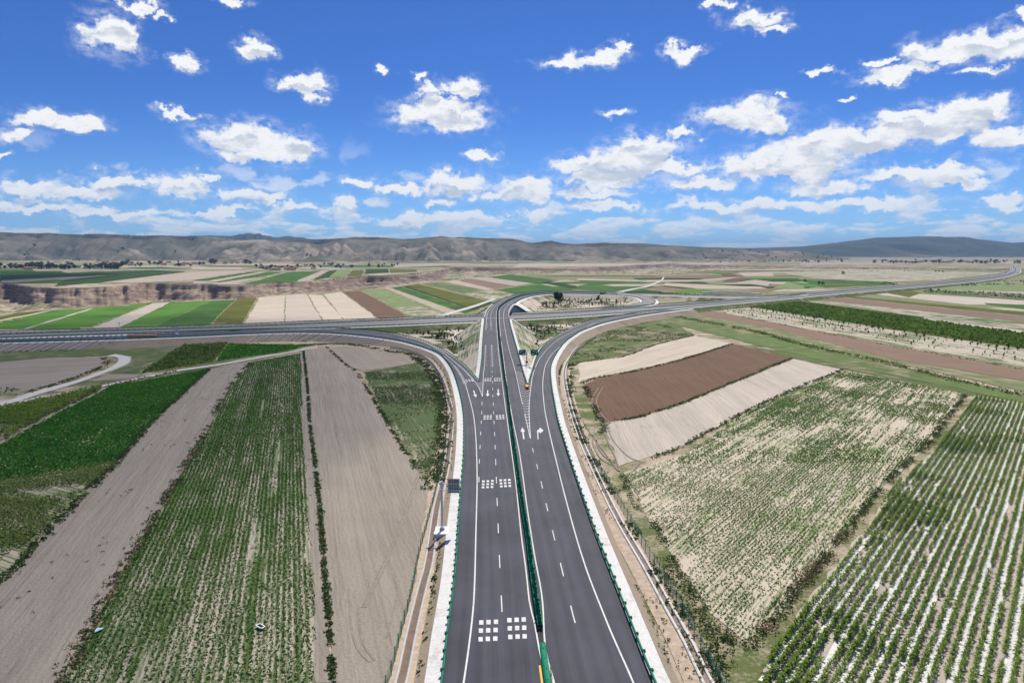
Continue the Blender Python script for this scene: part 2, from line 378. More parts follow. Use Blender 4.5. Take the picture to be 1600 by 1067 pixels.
# ------------------------------------------------------------------ terrain
NEAR = [(-900,560),(-400,530),(-150,512),(0,494),(37,486),(84,483.5),(150,481),(197,477.5),(234,473),(300,470),(366,468),(403,465),(450,460.6),(478,459),(534,456),(562,454),(600,449.5),
        (656,442),(694,439),(731,435),(769,430.6),(797,428),(844,427),(900,427),(966,430),(1022,430),(1060,429),(1100,424),(1140,421),(1200,420.5),(1300,421),(1450,421.5),(1560,423),(1700,424),(2500,424)]
FAR = [(-900,450),(-400,446),(0,444),(75,452),(197,448.5),(214,443.7),(300,445),(375,446.6),(465,442),(491,441),(540,434.5),(572,432.5),(600,432),(675,428.5),(690,423),(700,418),(769,418),(900,419.4),(960,418),(994,414),(1050,412.5),
       (1080,414),(1200,415.5),(1400,418.2),(1560,420.5),(1700,421),(2500,421)]
SKYL = [(-900,366),(-300,362),(0,363),(100,366),(200,368),(300,369.5),(350,372),(430,374),(480,373),(520,372),(560,371),(590,370.5),(620,372),(690,371),(730,373.5),(770,374),(800,375),(830,379),(848,377),(862,375),(876,379),(900,381.5),(943,379.5),(970,381),(1000,382.5),(1030,382),(1065,383),
        (1090,386),(1110,387),(1150,387.5),(1185,391),(1215,391),(1245,392),(1275,397),(1300,401),(1340,406),(1380,409),(2500,410)]
SKY2 = [(-900,372),(0,372),(100,370),(170,368),(250,371),(300,369),(330,367.5),(420,371),(470,374),(620,374),(800,378),(900,381),(920,380),(1000,380),(1040,383),(1100,386),(1170,388),(1210,386.5),(1250,385),(1300,380),(1350,373.5),(1370,371),(1430,371),(1460,372),(1500,371),(1530,374),(1580,379.5),(1600,378),(1700,382),(2500,385)]
def dist_of(py): return H/np.tan(PITCH+np.arctan((np.asarray(py, float)-533.5)/FPX))
rows = np.concatenate([np.geomspace(20, 560, 110, endpoint=False), np.geomspace(560, 3300, 620, endpoint=False), np.linspace(3300, 6400, 260, endpoint=False), np.linspace(6400, 14000, 130), [16000, 19000, 24000]])
ts = np.linspace(-1.15, 1.15, 1000)
YY, TT = np.meshgrid(rows, ts, indexing='ij'); XX = TT*YY
XX = np.where(YY < 200, TT*200, XX)
XX = np.where(YY > 14000, TT*YY*1.3, XX)
PXG = 800+FPX*(XX/YY)/math.cos(PITCH)*np.ones_like(YY)
def interp(tab, x): a = np.array(tab); return np.interp(x, a[:, 0], a[:, 1])
wx = (fbm(XX/90, YY/90, 4, 3)-.5)*2
yn = dist_of(interp(NEAR, PXG)); yf = dist_of(interp(FAR, PXG))
scl = np.clip(YY/1000, .7, 2.6)
dn = YY-yn-15*scl+(fbm(XX/(35*scl), YY/(60*scl), 4, 5)-.5)*30*scl
bay = (fbm(XX/(75*scl), YY/(300*scl), 4, 9, True)-.5)*130*scl+(fbm(XX/(24*scl), YY/(30*scl), 3, 19, True)-.5)*20*scl
df = yf-YY+bay
depth = np.clip((yf-yn)/yn*45+8, 7+9*sstep(1300, 1900, YY), 32)*(1-.25*sstep(1500, 2400, YY))
lw = 16+fbm(XX/45, YY/45, 3, 15)*46
lw = lw*(1-.6*sstep(1300, 1900, YY))
lump = (fbm(XX/11, YY/11, 3, 25)-.5)*.22+(fbm(XX/30, YY/22, 3, 27, True)-.5)*.35
wallf = np.clip(df/(9*scl**.4), 0, 1)*(.26+.3*sstep(1300, 1900, YY))+sstep(6*scl, lw*scl**.6+8, df)*(.36-.2*sstep(1300, 1900, YY))+sstep(20*scl, 70*scl, df)*.2+sstep(70*scl, 160*scl, df)*.18
walln = sstep(0, 20*scl, dn)
floor_n = (fbm(XX/60, YY/60, 5, 21)-.4)*16+(fbm(XX/14, YY/14, 3, 23)-.5)*3
rav = np.minimum(wallf, walln); rav = np.clip(rav+lump*np.sin(np.clip(rav, 0, 1)*math.pi), 0, 1.1)
ZZ = -depth*rav+floor_n*rav*np.clip((rav-.3)*1.6, 0, 1)
ok = (yf > yn+5) & (df > -200)
ZZ = np.where(ok, ZZ, 0)
# hills: front range
base_y = 3550+500*(fbm(XX/1500, YY*0+1, 3, 31)-.5)
crest_y = 5300+500*(fbm(XX/1100, YY*0+3, 3, 33)-.5)
sk = interp(SKYL, PXG); ang = np.arctan((533.5-sk)/FPX)-PITCH
crest = H+crest_y/np.cos(0)*np.tan(ang)
crest = np.maximum(crest, 0)*(1+.16*(fbm(XX/260, YY*0+9, 3, 35)-.5)+.10*(fbm(XX/900, YY*0+4, 2, 36)-.5))
prof = np.clip((YY-base_y)/(crest_y-base_y), 0, 1.25)
rise = np.where(prof <= 1, .10*sstep(0, .3, prof)+.90*sstep(.22, 1.0, prof)**1.05, 1-(prof-1)*1.6)
rise = np.maximum(rise, 0)
g1 = fbm(XX/420+YY/2600, YY/1500, 5, 41, True); g2 = fbm(XX/130+YY/900, YY/620, 4, 47, True)
g0 = fbm(XX/900+YY/1800, YY/3500, 3, 44, True)
carve = (g0-.5)*.7+(g1-.5)*1.25+(g2-.52)*.55
env = np.sin(np.clip(prof, 0, 1)*math.pi)**.8
env = np.where(prof < 1, .18*sstep(.2, .5, prof)+.82*env, 0)
hill = crest*(rise-carve*env*1.05)
foot = np.maximum(0, (fbm(XX/600, YY/400, 4, 51, True)-.45))*60*sstep(0, .2, prof)*(1-sstep(.45, .8, prof))*sstep(0, 60, crest)
hill = np.maximum(hill+foot, 0)*(prof > 0)
# second, farther range
c2y = 10400+900*(fbm(XX/3000, YY*0+7, 3, 61)-.5); sk2 = interp(SKY2, PXG); c2 = np.maximum(H+c2y*np.tan(np.arctan((533.5-sk2)/FPX)-PITCH), 0)
p2 = np.clip((YY-7200)/(c2y-7200), 0, 1.3); r2 = np.where(p2 <= 1, sstep(0, 1, p2)**.8, 1-(p2-1)*1.4)
g3 = fbm(XX/1100+YY/2600, YY/3200, 5, 71, True)*.7+fbm(XX/350+YY/900, YY/1500, 4, 73, True)*.3
hill2 = c2*(r2-(g3-.5)*2.4*np.sin(np.clip(p2, 0, 1)*math.pi))
hill2 = np.maximum(hill2, 0)*(p2 > 0)
ZZ = ZZ+np.maximum(hill, hill2)
ZZ = ZZ+(YY > 3000)*(fbm(XX/300, YY/300, 3, 81)-.5)*3*sstep(3000, 3600, YY)-.06
ZZ = np.where(YY > 14000, 0, ZZ)
nr, nc = YY.shape
idx = np.arange(nr*nc).reshape(nr, nc)
Fg = np.stack([idx[:-1, :-1], idx[:-1, 1:], idx[1:, 1:], idx[1:, :-1]], -1).reshape(-1, 4)
gme = npmesh('ground', np.stack([XX, YY, ZZ], -1), Fg, GROUND); ga = gme.attributes.new('gully', 'FLOAT', 'POINT'); ga.data.foreach_set('value', np.where(hill >= hill2, carve, (g3-.5)*.9).astype(np.float32).ravel())
g = link('ground', gme); tag(g, kind='structure')
def zat(x, y):
    """ground height under a world point (only needed for far things)"""
    i = int(np.argmin(abs(rows-y))); j = int(np.argmin(abs(XX[i]-x))); return float(ZZ[i, j])

# ------------------------------------------------------------------ polylines and lofts
def resample(P, step):
    P = np.asarray(P, float)
    # Catmull-Rom through the points
    Q = np.vstack([2*P[0]-P[1], P, 2*P[-1]-P[-2]]); out = []
    for i in range(1, len(Q)-2):
        n = max(2, int(np.linalg.norm(Q[i+1]-Q[i])/step)+1)
        for u in np.linspace(0, 1, n, False):
            out.append(.5*((2*Q[i])+(-Q[i-1]+Q[i+1])*u+(2*Q[i-1]-5*Q[i]+4*Q[i+1]-Q[i+2])*u*u+(-Q[i-1]+3*Q[i]-3*Q[i+1]+Q[i+2])*u**3))
    out.append(Q[-2]); out = np.array(out)
    L = np.concatenate([[0], np.cumsum(np.linalg.norm(np.diff(out, axis=0), axis=1))]); n = max(2, int(L[-1]/step)+1)
    s_ = np.linspace(0, L[-1], n); return np.stack([np.interp(s_, L, out[:, k]) for k in range(out.shape[1])], 1)
def arclen(P): return np.concatenate([[0], np.cumsum(np.linalg.norm(np.diff(P[:, :2], axis=0), axis=1))])
def normals(P):
    T = np.gradient(P[:, :2], axis=0); T /= np.linalg.norm(T, axis=1)[:, None]+1e-9
    return np.stack([T[:, 1], -T[:, 0]], 1)     # right-hand side of travel
def loft(name, lines, mat, width_uv=None, kind='structure', parent=None, smooth=False):
    n = len(lines[0]); k = len(lines); V = np.stack(lines, 1).reshape(-1, 3)
    s_ = arclen(lines[0]); U = np.zeros((n, k)); 
    for j in range(1, k): U[:, j] = U[:, j-1]+np.linalg.norm(lines[j]-lines[j-1], axis=1)
    uv = np.stack([U, np.repeat(s_[:, None], k, 1)], -1).reshape(-1, 2)
    i = np.arange(n*k).reshape(n, k); F = np.stack([i[:-1, :-1], i[:-1, 1:], i[1:, 1:], i[1:, :-1]], -1).reshape(-1, 4)
    # face up
    a, b, c_ = V[F[len(F)//2][0]], V[F[len(F)//2][1]], V[F[len(F)//2][2]]
    if np.cross(b-a, c_-b)[2] < 0: F = F[:, ::-1]
    o = link(name, npmesh(name, V, F, mat, uv, smooth=smooth), parent)
    if kind and not parent: o['kind'] = kind
    return o
def pxline(pts, zf, step=4.0):
    """pixel polyline -> smooth world polyline; zf is a height or a function of (px,py)"""
    W_ = [at(p[0], p[1], (p[2] if len(p) > 2 else (zf(p[0], p[1]) if callable(zf) else zf))) for p in pts]
    return resample(W_, step)
def match(A, n):
    L = arclen(A); s_ = np.linspace(0, L[-1], n); return np.stack([np.interp(s_, L, A[:, k]) for k in range(3)], 1)
def off(P, dist, dz=0.0):
    N = normals(P); Q = P.copy(); Q[:, 0] += N[:, 0]*dist; Q[:, 1] += N[:, 1]*dist; Q[:, 2] += dz; return Q
def sheet_poly(name, P2, z, mat, ang=None, jit=.35, kind='structure'):
    """flat polygon sheet (field) with slightly uneven edges; UV in metres with v along the rows (first edge)"""
    P2 = [np.array(p[:2], float) for p in P2]; e = P2[1]-P2[0]; a = math.atan2(e[1], e[0]) if ang is None else ang
    pts = []
    for i in range(len(P2)):
        p, q = P2[i], P2[(i+1) % len(P2)]; L = np.linalg.norm(q-p); d0 = max(60, np.linalg.norm((p+q)/2))
        n = int(min(60, max(1, L/(d0*.02)))); nn = np.array([-(q-p)[1], (q-p)[0]])/max(L, 1e-6)
        for k in range(n):
            w_ = p+(q-p)*k/n
            if k: w_ = w_+nn*(random.random()-.5)*2*jit*min(2.5, d0/200+.3)
            pts.append(w_)
    me = bpy.data.meshes.new(name); me.from_pydata([(p[0], p[1], z) for p in pts], [], [tuple(range(len(pts)))]); me.materials.append(mat)
    me.update()
    if me.polygons[0].normal.z < 0: me.flip_normals()
    l = me.uv_layers.new(name='UVMap'); ca, sa = math.cos(a), math.sin(a)
    for lp in me.loops:
        x, y, _ = me.vertices[lp.vertex_index].co; l.data[lp.index].uv = (-x*sa+y*ca, x*ca+y*sa)
    o = link(name, me); o['kind'] = kind; return o
def inpoly(x, y, P):
    P = np.asarray(P)[:, :2]; ins = np.zeros(len(x), bool); j = len(P)-1
    for i in range(len(P)):
        c = ((P[i, 1] > y) != (P[j, 1] > y)) & (x < (P[j, 0]-P[i, 0])*(y-P[i, 1])/(P[j, 1]-P[i, 1]+1e-12)+P[i, 0]); ins ^= c; j = i
    return ins
LAYER = [0]; TIER = {'n': 0, 'm': 0, 'f': 0}
def field(matname, pts, name='field', ang=None, jit=.35, z=None):
    LAYER[0] += 1; P = [at(*p) for p in pts]
    if matname == 'tan' and np.mean([p[1] for p in P]) > 800: matname = 'tan_far'
    dm = np.mean([p[1] for p in P])
    mx = max(p[1] for p in P); tier = 'n' if mx < 420 else ('m' if mx < 1400 else 'f'); TIER[tier] += 1
    if z is None: zz = {'n': .008+TIER['n']*.0042, 'm': .02+TIER['m']*.0012, 'f': .05+TIER['f']*.004}[tier]
    else: zz = z
    if dm >= 520: P = [at(p[0], p[1], zz) for p in pts]
    PP = np.array(P)
    if mx > 640:
        i0, i1 = max(0, int(np.searchsorted(rows, PP[:, 1].min()))-1), int(np.searchsorted(rows, PP[:, 1].max()))+1
        X_, Y_, Z_ = XX[i0:i1+1], YY[i0:i1+1], ZZ[i0:i1+1]; ins = inpoly(X_.ravel(), Y_.ravel(), PP).reshape(X_.shape)
        if (ins & (Z_ < -.6)).any():      # the rim of the ravine cuts this field: lay it on the terrain and stop at the edge
            g_ = ins & (Z_ > -.6) & (Z_ < 1.5); q_ = g_[:-1, :-1] & g_[:-1, 1:] & g_[1:, 1:] & g_[1:, :-1]
            if not q_.any(): return None
            n_ = X_.shape[1]; ii = np.arange(X_.size).reshape(X_.shape); F_ = np.stack([ii[:-1, :-1][q_], ii[:-1, 1:][q_], ii[1:, 1:][q_], ii[1:, :-1][q_]], 1)
            used, inv = np.unique(F_.ravel(), return_inverse=True); V_ = np.stack([X_.ravel()[used], Y_.ravel()[used], Z_.ravel()[used]+zz+.06], 1)
            e = PP[1]-PP[0]; a_ = math.atan2(e[1], e[0]); uv_ = np.stack([-V_[:, 0]*math.sin(a_)+V_[:, 1]*math.cos(a_), V_[:, 0]*math.cos(a_)+V_[:, 1]*math.sin(a_)], 1)
            o = link(name, npmesh(name, V_, inv.reshape(-1, 4), MATS[matname], uv_)); o['kind'] = 'structure'; return o
    return sheet_poly(name, P, zz, MATS[matname], ang, jit)
# ------------------------------------------------------------------ air and unseen clouds added overhead to shade the left ground
def vol_mat(name, col, dens, aniso=0.0):
    m = bpy.data.materials.new(name); m.use_nodes = True; q = NT(m.node_tree); q.n.clear()
    v = q.add('ShaderNodeVolumePrincipled', {'Color': col+(1,), 'Density': dens, 'Anisotropy': aniso}); o_ = q.n.new('ShaderNodeOutputMaterial'); q.l.new(v.outputs[0], o_.inputs['Volume']); return m
hb = MB().box((0, 11500, 205), (62000, 25400, 434)).build('haze', vol_mat('haze_air', (.36, .60, 1.0), 4.6e-5)); hb['kind'] = 'stuff'
def shade_cloud(name, x, y, z, rx, ry, rz_, dens, seed):
    r_ = np.random.default_rng(seed); bm_v = []; n, k = 40, 22
    V = []; F = []
    for i in range(k+1):
        th = math.pi*i/k
        for j in range(n):
            ph = 2*math.pi*j/n; w = 1+.5*(float(fbm(np.array([math.cos(ph)*2+5+seed]), np.array([math.sin(ph)*2+math.cos(th)]), 4, seed)[0])-.5)
            V.append((x+rx*w*math.sin(th)*math.cos(ph), y+ry*w*math.sin(th)*math.sin(ph), z+rz_*math.cos(th)*(1 if math.cos(th) > 0 else .4)))
    for i in range(k):
        for j in range(n): F.append((i*n+j, (i+1)*n+j, (i+1)*n+(j+1) % n, i*n+(j+1) % n))
    o = link(name, npmesh(name, V, np.array(F), vol_mat(name+'_vapour', (1, 1, 1), dens, .6))); o['kind'] = 'stuff'; return o
shade_cloud('shade_cloud', -270+176, 170+705, 1000, 260, 460, 70, .0062, 3)  # above the frame, added to shade the left foreground
shade_cloud('shade_cloud', -1130+240, 1300+1000, 1450, 330, 560, 80, .012, 8)  # above the frame, added to shade the far-left plateau
# ------------------------------------------------------------------ fields (far first, near last)
random.seed(21)
def strips(x0, x1, y0, y1, nrows, types, slant=60, z=None):
    ys = [y0+(y1-y0)*(i/nrows)**1.35 for i in range(nrows+1)]
    for a, b in zip(ys[:-1], ys[1:]):
        x = x0
        while x < x1:
            w = random.uniform(60, 210); t_ = random.choice(types)
            if t_: field(t_, [(x, b), (x+w*.92, b), (x+w*.92-slant*(random.random()-.2), a+.15), (x-slant*(random.random()-.2), a+.15)], jit=1.5)
            x += w
FT = ['tan', 'pgreen', 'green', 'tan', 'brown', 'drygrass', 'dgreen', None]
strips(-60, 700, 408.5, 420.5, 5, ['drygrass', 'pgreen', 'tan', 'green', None, 'grass', 'tan'], 50)
strips(640, 1600, 407.5, 413, 3, ['drygrass', 'pgreen', 'tan', 'grass', None, 'tan'], -80)
strips(1060, 1750, 419.8+1.5, 427, 3, ['tan', 'drygrass', 'pgreen', 'grass', 'redbrown', 'tan'], -60)
strips(830, 1240, 430.5, 455.5, 8, ['tan', 'pgreen', 'green', 'dgreen', 'redbrown', 'tan', 'drygrass', 'olive', 'green'], -70)
strips(-150, 80, 421, 443, 5, ['tan_shaded', 'dgreen', 'tan_shaded', 'green'], 50)
for t_, P in [
 ('tan', [(612,418),(760,413),(690,410.5),(618,413)]), ('tan', [(800,417.5),(1180,413.5),(1100,411.5),(810,412)]),
 ('dgreen', [(0,438),(180,429),(290,424),(240,422),(150,424.5),(0,431)]), ('tan_shaded', [(0,443),(150,433),(180,429.5),(0,438.3)]),
 ('dgreen', [(85,447),(160,440.5),(290,424.6),(180,429.3),(100,437)]), ('tan', [(160,441),(205,442.5),(300,438),(400,422.5),(300,424.7)]),
 ('tan', [(75,451.5),(200,447.5),(205,443),(110,446)]),
 ('green', [(300,438.5),(322,438.5),(405,425),(392,425)]), ('tan', [(322,439.3),(337,440.3),(418,425),(406,425)]), ('green', [(338,440.7),(372,441),(441,425),(419,425)]),
 ('tan', [(300,444),(373,445),(377,441.6),(445,425),(470,424.8),(440,428),(340,441.5),(300,439.5)]),
 ('pgreen', [(375,445.8),(465,441),(502,423),(446,425)]), ('green', [(377,444.8),(463,440.5),(500,423.4),(450,425)]), ('tan', [(491,440.5),(467,441.3),(463,438),(502.5,423),(515,423),(488,437)]),
 ('dgreen', [(489,437.5),(513,433.5),(527,422),(515,423)]), ('pgreen', [(514,433.5),(540,432),(549,422),(528,422)]), ('olive', [(540.5,432),(567,431),(569,422),(550,422)]),
 ('dgreen', [(570,427.5),(608,426),(606,420),(572,420.5)]), ('olive', [(610,426.5),(651,424.5),(652,421),(609,420.6)]), ('tan', [(574,431.6),(640,428.5),(660,425.5),(574,428.3)]), ('green', [(600,431),(653,427.5),(650,426.6),(598,430)]),
 # between the ravine and the expressway
 ('drygrass', [(-300,520),(770,492),(770,432),(656,443),(600,450.5),(450,462),(300,471.5),(84,485),(-300,512)]),
 ('drygrass', [(770,492),(1220,470),(1600,436),(1600,426),(1200,423),(1040,430.5),(850,428.5),(770,432)]),
 ('olive', [(-200,510),(0,495),(24,489),(84,484),(60,493),(-200,525)]),
 ('bright', [(-150,521),(139,514.2),(234,474),(150,481.5),(84,484),(0,502),(-150,509)]),
 ('tan', [(-10,503.8),(69,488),(84,484.2),(67,487),(-10,501.8)]), ('tan', [(43,513.5),(146,482),(141,482),(36,513.8)]),
 ('tan', [(140,514),(186,512.8),(266,472.3),(239,473.6)]), ('bright', [(186,512.5),(240,511),(332,470.3),(266,472.3)]), ('green', [(240,511),(325,507.8),(368,468.3),(333,470)]),
 ('olive', [(326,507.6),(379,506.4),(402.5,464.7),(370,467)]), ('tan', [(382,506.4),(443.5,504),(445.5,461),(405,464.8)]), ('tan', [(445.3,504),(503,500.8),(479,459.5),(446.5,461)]),
 ('tan', [(505,500.6),(536,499.3),(504,461.5),(481,459.5)]), ('tan', [(538,499.2),(591,498),(533,456),(505.5,459.8)]), ('brown', [(593,498),(639,495.5),(600,473.5),(562.5,454.6),(535,456)]),
 ('pgreen', [(617,479.5),(656,477.3),(600,452),(565,454.5),(600,473)]), ('patchy', [(641,495.4),(702,492.6),(658,478),(618,480.3)]), ('tan', [(704,492.5),(725,490),(610,450),(600,449.8)]),
 ('green', [(727,489.8),(739,485.6),(626,447.8),(612,450)]), ('dgreen', [(740,485.2),(774,473.2),(653,444),(628,447.5)]), ('olive', [(735,481),(765,471),(653,444),(635,446.8)]), ('lush', [(724,458.4),(757.5,453),(681,441),(659,443.3)]),
 ('tan', [(759,453.5),(772.5,452),(713,438),(693,439.8)]), ('redbrown', [(774,452),(802.5,446.6),(735,436),(716,437.7)]), ('tan', [(806,447.3),(832.5,442.8),(759,433.6),(737,436)]),
 ('green', [(838,442.8),(872,438),(797,428.6),(766,432.7)]), ('patchy', [(778,470),(802.5,459.7),(770,454),(726,458.8)]), ('green', [(806,459.7),(900,453),(842,443.7),(775,453)]),
 ('dgreen', [(900,452),(902,446.5),(860,440),(844,442)]), ('green', [(900,452.3),(956,455.6),(1020,451),(930,442),(904,446)]), ('tan', [(900,438),(1000,440),(1010,437.8),(905,435)]), ('tan', [(960,447.5),(1005,446.6),(990,444.5),(940,445)]),
 ('dgreen', [(962,457.2),(1040,459.5),(1030,455),(1006,452.3)]), ('redbrown', [(1005,451),(1054,454),(1076,452),(1031,447.5)]), ('tan', [(1034,445.5),(1090,451),(1200,451),(1190,448.6),(1040,442)]),
 ('bright', [(1031,458.8),(1104,458.5),(1134,454),(1078,452)]), ('redbrown', [(1153,455),(1200,458),(1215,452.5),(1177,453)]), ('brown', [(1127,440.5),(1150,440.3),(1175,434),(1144,435)]),
 ('tan', [(1162,431.6),(1210,431.6),(1205,425),(1153,426)]), ('bright', [(1123,425.4),(1156,431.6),(1143,431.4),(1100,425)]), ('olive', [(1140,426.5),(1158,431.4),(1130,431),(1124,427)]), ('tan', [(1078,440),(1120,439),(1158,433),(1100,436)]),
 ('pgreen', [(1207,450.5),(1257,451),(1260,443),(1232,440)]), ('bright', [(1232,440),(1257,448),(1307,449),(1280,444)]), ('green', [(1290,449.7),(1400,444.5),(1385,441),(1240,436)]), ('olive', [(1290,446),(1330,447),(1340,444),(1280,442)]),
 ('redbrown', [(1275,435.5),(1387,440.8),(1475,437),(1572,426),(1475,424),(1300,430)]) if False else ('orchard', [(1275,435.5),(1387,440.8),(1475,437),(1572,426),(1375,421.5),(1212,425)]), ('tan', [(1200,447),(1205,440),(1180,437),(1150,441)]),
 # south of the expressway, right
 ('drygrass', [(1030,492),(1750,640),(1750,448),(1560,443),(1400,455),(1210,470)]),
 ('tan', [(1360,459),(1512,476),(1600,476),(1750,490),(1750,480),(1600,469),(1437,459.5),(1372,455.5)]), ('olive', [(1373,455.3),(1420,464.8),(1440,457.5),(1425,454)]),
 ('pgreen', [(1443,452.5),(1750,462),(1750,450),(1560,440)]), ('tan', [(1440,451.5),(1600,459.5),(1750,464),(1750,460),(1600,456)]), ('grass', [(1445,457.5),(1600,470),(1750,482),(1750,466),(1600,460.5),(1440,453.5)]),
 ('green', [(1537,473.3),(1600,476.5),(1750,486),(1750,493),(1600,483),(1542,476)]), ('patchy', [(1512,478),(1600,487),(1750,500),(1750,494),(1600,483.4)]),
 ('olive', [(1296,462),(1430,476),(1600,493),(1750,510),(1750,505),(1600,487.6),(1325,462.5)]),
 ('redbrown', [(1255,466.4),(1350,476),(1600,502.5),(1750,520),(1750,512),(1600,494.6),(1300,464)]), ('patchy', [(1246,469.4),(1360,482),(1440,497.5),(1600,516),(1750,535),(1750,521),(1600,503.4),(1275,468.6)]),
 ('tan', [(1435,499.5),(1600,520.5),(1750,540),(1750,536),(1600,516.6),(1450,498)]),
 ('dgreen', [(1155,476.6),(1313,502),(1442,522),(1600,545),(1750,570),(1750,542),(1600,521.5),(1435,500.5),(1445,495.5),(1237,469.3)]),
 ('olive', [(1330,505),(1442,522),(1600,545),(1750,570),(1750,562),(1600,538),(1400,512)]),
 ('orchard', [(1087,482),(1320,525),(1600,576),(1750,604),(1750,571),(1600,546),(1442,522.6),(1313,502.6),(1155,477.4)]),
 ('redbrown', [(1058,484.5),(1215,515),(1390,560),(1600,595),(1750,625),(1750,604),(1600,576.5),(1390,541),(1320,525.5),(1098,483)]),
 ('drygrass', [(1045,487),(1170,513.5),(1376,562),(1600,612),(1750,645),(1750,626),(1600,596),(1390,561),(1215,515.6)]),
 ('lush', [(1008,497),(1085,515),(1236,552),(1320,572),(1502,608),(1750,665),(1750,650),(1600,617),(1376,566),(1170,517),(1042,490)]),
 ('grass', [(884,575),(903,568),(975,558),(1027,538.5),(1086,524.5),(1060,509),(1010,497),(940,512),(900,530)]),
 ('grass', [(1140,536),(1236,558.5),(1320,577.5),(1502,613.5),(1750,672),(1750,664),(1502,607),(1320,571),(1236,551)]),
 ('lush', [(938,556),(975,557.5),(978,551),(955,547),(942,549)]),
 ('tan', [(903,598.5),(930,590.5),(1040,567.5),(1143,537.5),(1086,524.5),(1027,538.5),(975,558),(906,567)]),
 ('brown', [(909,604),(941,660.5),(1000,651),(1067,629),(1238,560),(1145,537.8),(1040,569),(932,592.5)]),
 ('tan', [(943,664),(967,728),(1061,699.5),(1169.5,641),(1317,577.5),(1240,561),(1068,630.5),(1000,653)]),
 ('sparse', [(1070,709),(1171,642),(1320,578.5),(1502,614),(1446,700),(1376,763),(1304,854),(1274,889),(1205,976),(1160,1000),(1110,958),(1060,880),(1010,805),(974,738)]),
 ('tan', [(1182,1067),(1251,950),(1327,858),(1403,755),(1467,700),(1523,617.5),(1600,629),(1850,690),(1900,1150),(1110,1150),(1160,1095)]),
 ('scrub', [(825,490),(835,468),(870,460.5),(960,462),(1000,468),(990,479),(880,487)]), ('scrub', [(560,514),(757,502),(757,598),(690,560),(620,530)]), ('scrub', [(795,502),(1010,488),(900,515),(850,560),(825,600),(810,560)]),
 # left middle
 ('grass', [(-200,600),(0,566),(60,560),(160,556),(205,556),(208,566),(170,585),(215,583),(290,540),(500,528),(500,523),(-200,547)]),
 ('pgreen', [(-200,575),(0,566),(80,558.5),(150,556),(230,552),(280,540),(120,543),(-200,558)]), ('green', [(-100,569),(0,565),(60,556),(110,548),(0,553),(-100,560)]),
 ('tan_shaded', [(0,614.5),(37.5,612),(122,587.5),(159,575),(167,566),(159,560.5),(120,558),(75,559),(0,566),(-150,577),(-150,620)]),
 ('pgreen', [(210,562),(170,582),(215,584),(290,545),(285,538.5),(230,546)]),
 ('olive', [(219,583.5),(334,565.5),(358,536),(290,538.5)]), ('lush', [(338,564.5),(439,551),(490,538.5),(358,536.5)]), ('tan_shaded', [(145,596),(210,591),(220,584.5),(172,584)]),
 ('dark_soil', [(-100,720),(0,694.5),(84,647),(152,615),(169,604),(60,628),(0,638),(-100,655)]),
 ('crop_dense', [(-200,900),(-60,960),(0,905),(23,887),(76,826),(141,761),(236,661),(327,576),(169,604),(153,615.5),(85,647.5),(0,695.5),(-100,722)]),
 ('tan_shaded', [(95,1066),(145,980),(175,919),(213,858),(275,752),(330,660),(354,610),(378,582),(394,563.5),(330,576.5),(236,663),(141,764),(76,829),(23,890),(0,909),(-120,1020),(-60,1130),(50,1150)]),
 ('crop_dense', [(490,927),(482,793),(473,690),(470,552),(395,565.5),(354,612),(330,662),(275,754),(213,860),(145,982),(97,1067),(40,1150),(520,1150),(492,1067)]),
 ('tan_shaded', [(519,1067),(511,946),(503,851),(484,660),(474,551),(470,552),(474,690),(490,927),(493,1067)]),
 ('tan_shaded', [(522,1067),(513,946),(505,851),(497,755),(485,660),(476,550),(508,543),(541,571),(557,581),(601,654),(628,698),(655,740),(672,762),(660,835),(644,927),(606,1060),(585,1150),(523,1150)]),
 ('tan_shaded', [(513,543),(545,572),(567,580),(655,567),(640,556),(600,548),(540,541)]),
 ('olive_patch', [(568,581.5),(600,651),(628,696),(655,738),(672,735),(684,705),(692,660),(690,615),(672,582),(656,567.5)]),
]:
    bgz = {(-300, 520): .010, (770, 492): .014, (1030, 492): .018}.get(P[0]); field(t_, P, name='field', z=bgz)

def track(pts, w=.28):
    P = [at(*p, .14) for p in pts]; TRK.append(P)
TRK = []
for pts in ([(654,737),(640,775),(620,830),(596,885),(566,948)], [(657,739),(644,777),(624,832),(600,887),(571,948)], [(622,925),(612,965),(604,995)], [(560,950),(563,985),(570,1010),(585,1030)], [(545,920),(548,975),(560,1015),(578,1033)],
            [(941,664),(950,690),(962,715),(968,735)], [(930,664),(926,690),(938,715),(958,726)], [(936,668),(932,690),(944,712),(962,722)], [(946,662),(960,690),(985,715),(1010,722)], [(900,640),(915,665),(940,700),(966,735)],
            [(935,605),(925,625),(932,645),(946,660)], [(942,604),(932,625),(939,645),(953,660)], [(1000,722),(985,745),(1000,780)], [(230,650),(190,712),(130,790),(60,880),(0,950)], [(350,600),(330,640),(300,690)]): track(pts)
# ------------------------------------------------------------------ roads
def zmain(px, py):           # height of the main carriageway / flyover, by photograph row
    return float(np.interp(py, [455, 463, 470, 478, 497, 520, 545, 570, 588, 596], [4.4, 6.2, 8.6, 9.8, 10, 8.3, 5.6, 2.9, 1.5, 1.2]))
def zloop(px, py):
    return float(np.interp(px, [800, 830, 880, 940, 1000, 1030], [9.0, 7.2, 5.8, 4.8, 4.2, 4.0]))
ZH = 4.0
def zA(px, py): return float(np.interp(px, [400, 560, 665, 712, 740], [4.0, 3.6, 2.3, 1.25, 1.2])) if py < 597 else 1.2
def zB(px, py): return float(np.interp(py, [490, 510, 550, 588, 597], [4.0, 3.6, 2.2, 1.3, 1.2]))
EXT = 1290  # pixel row where the near roads leave, well below the frame
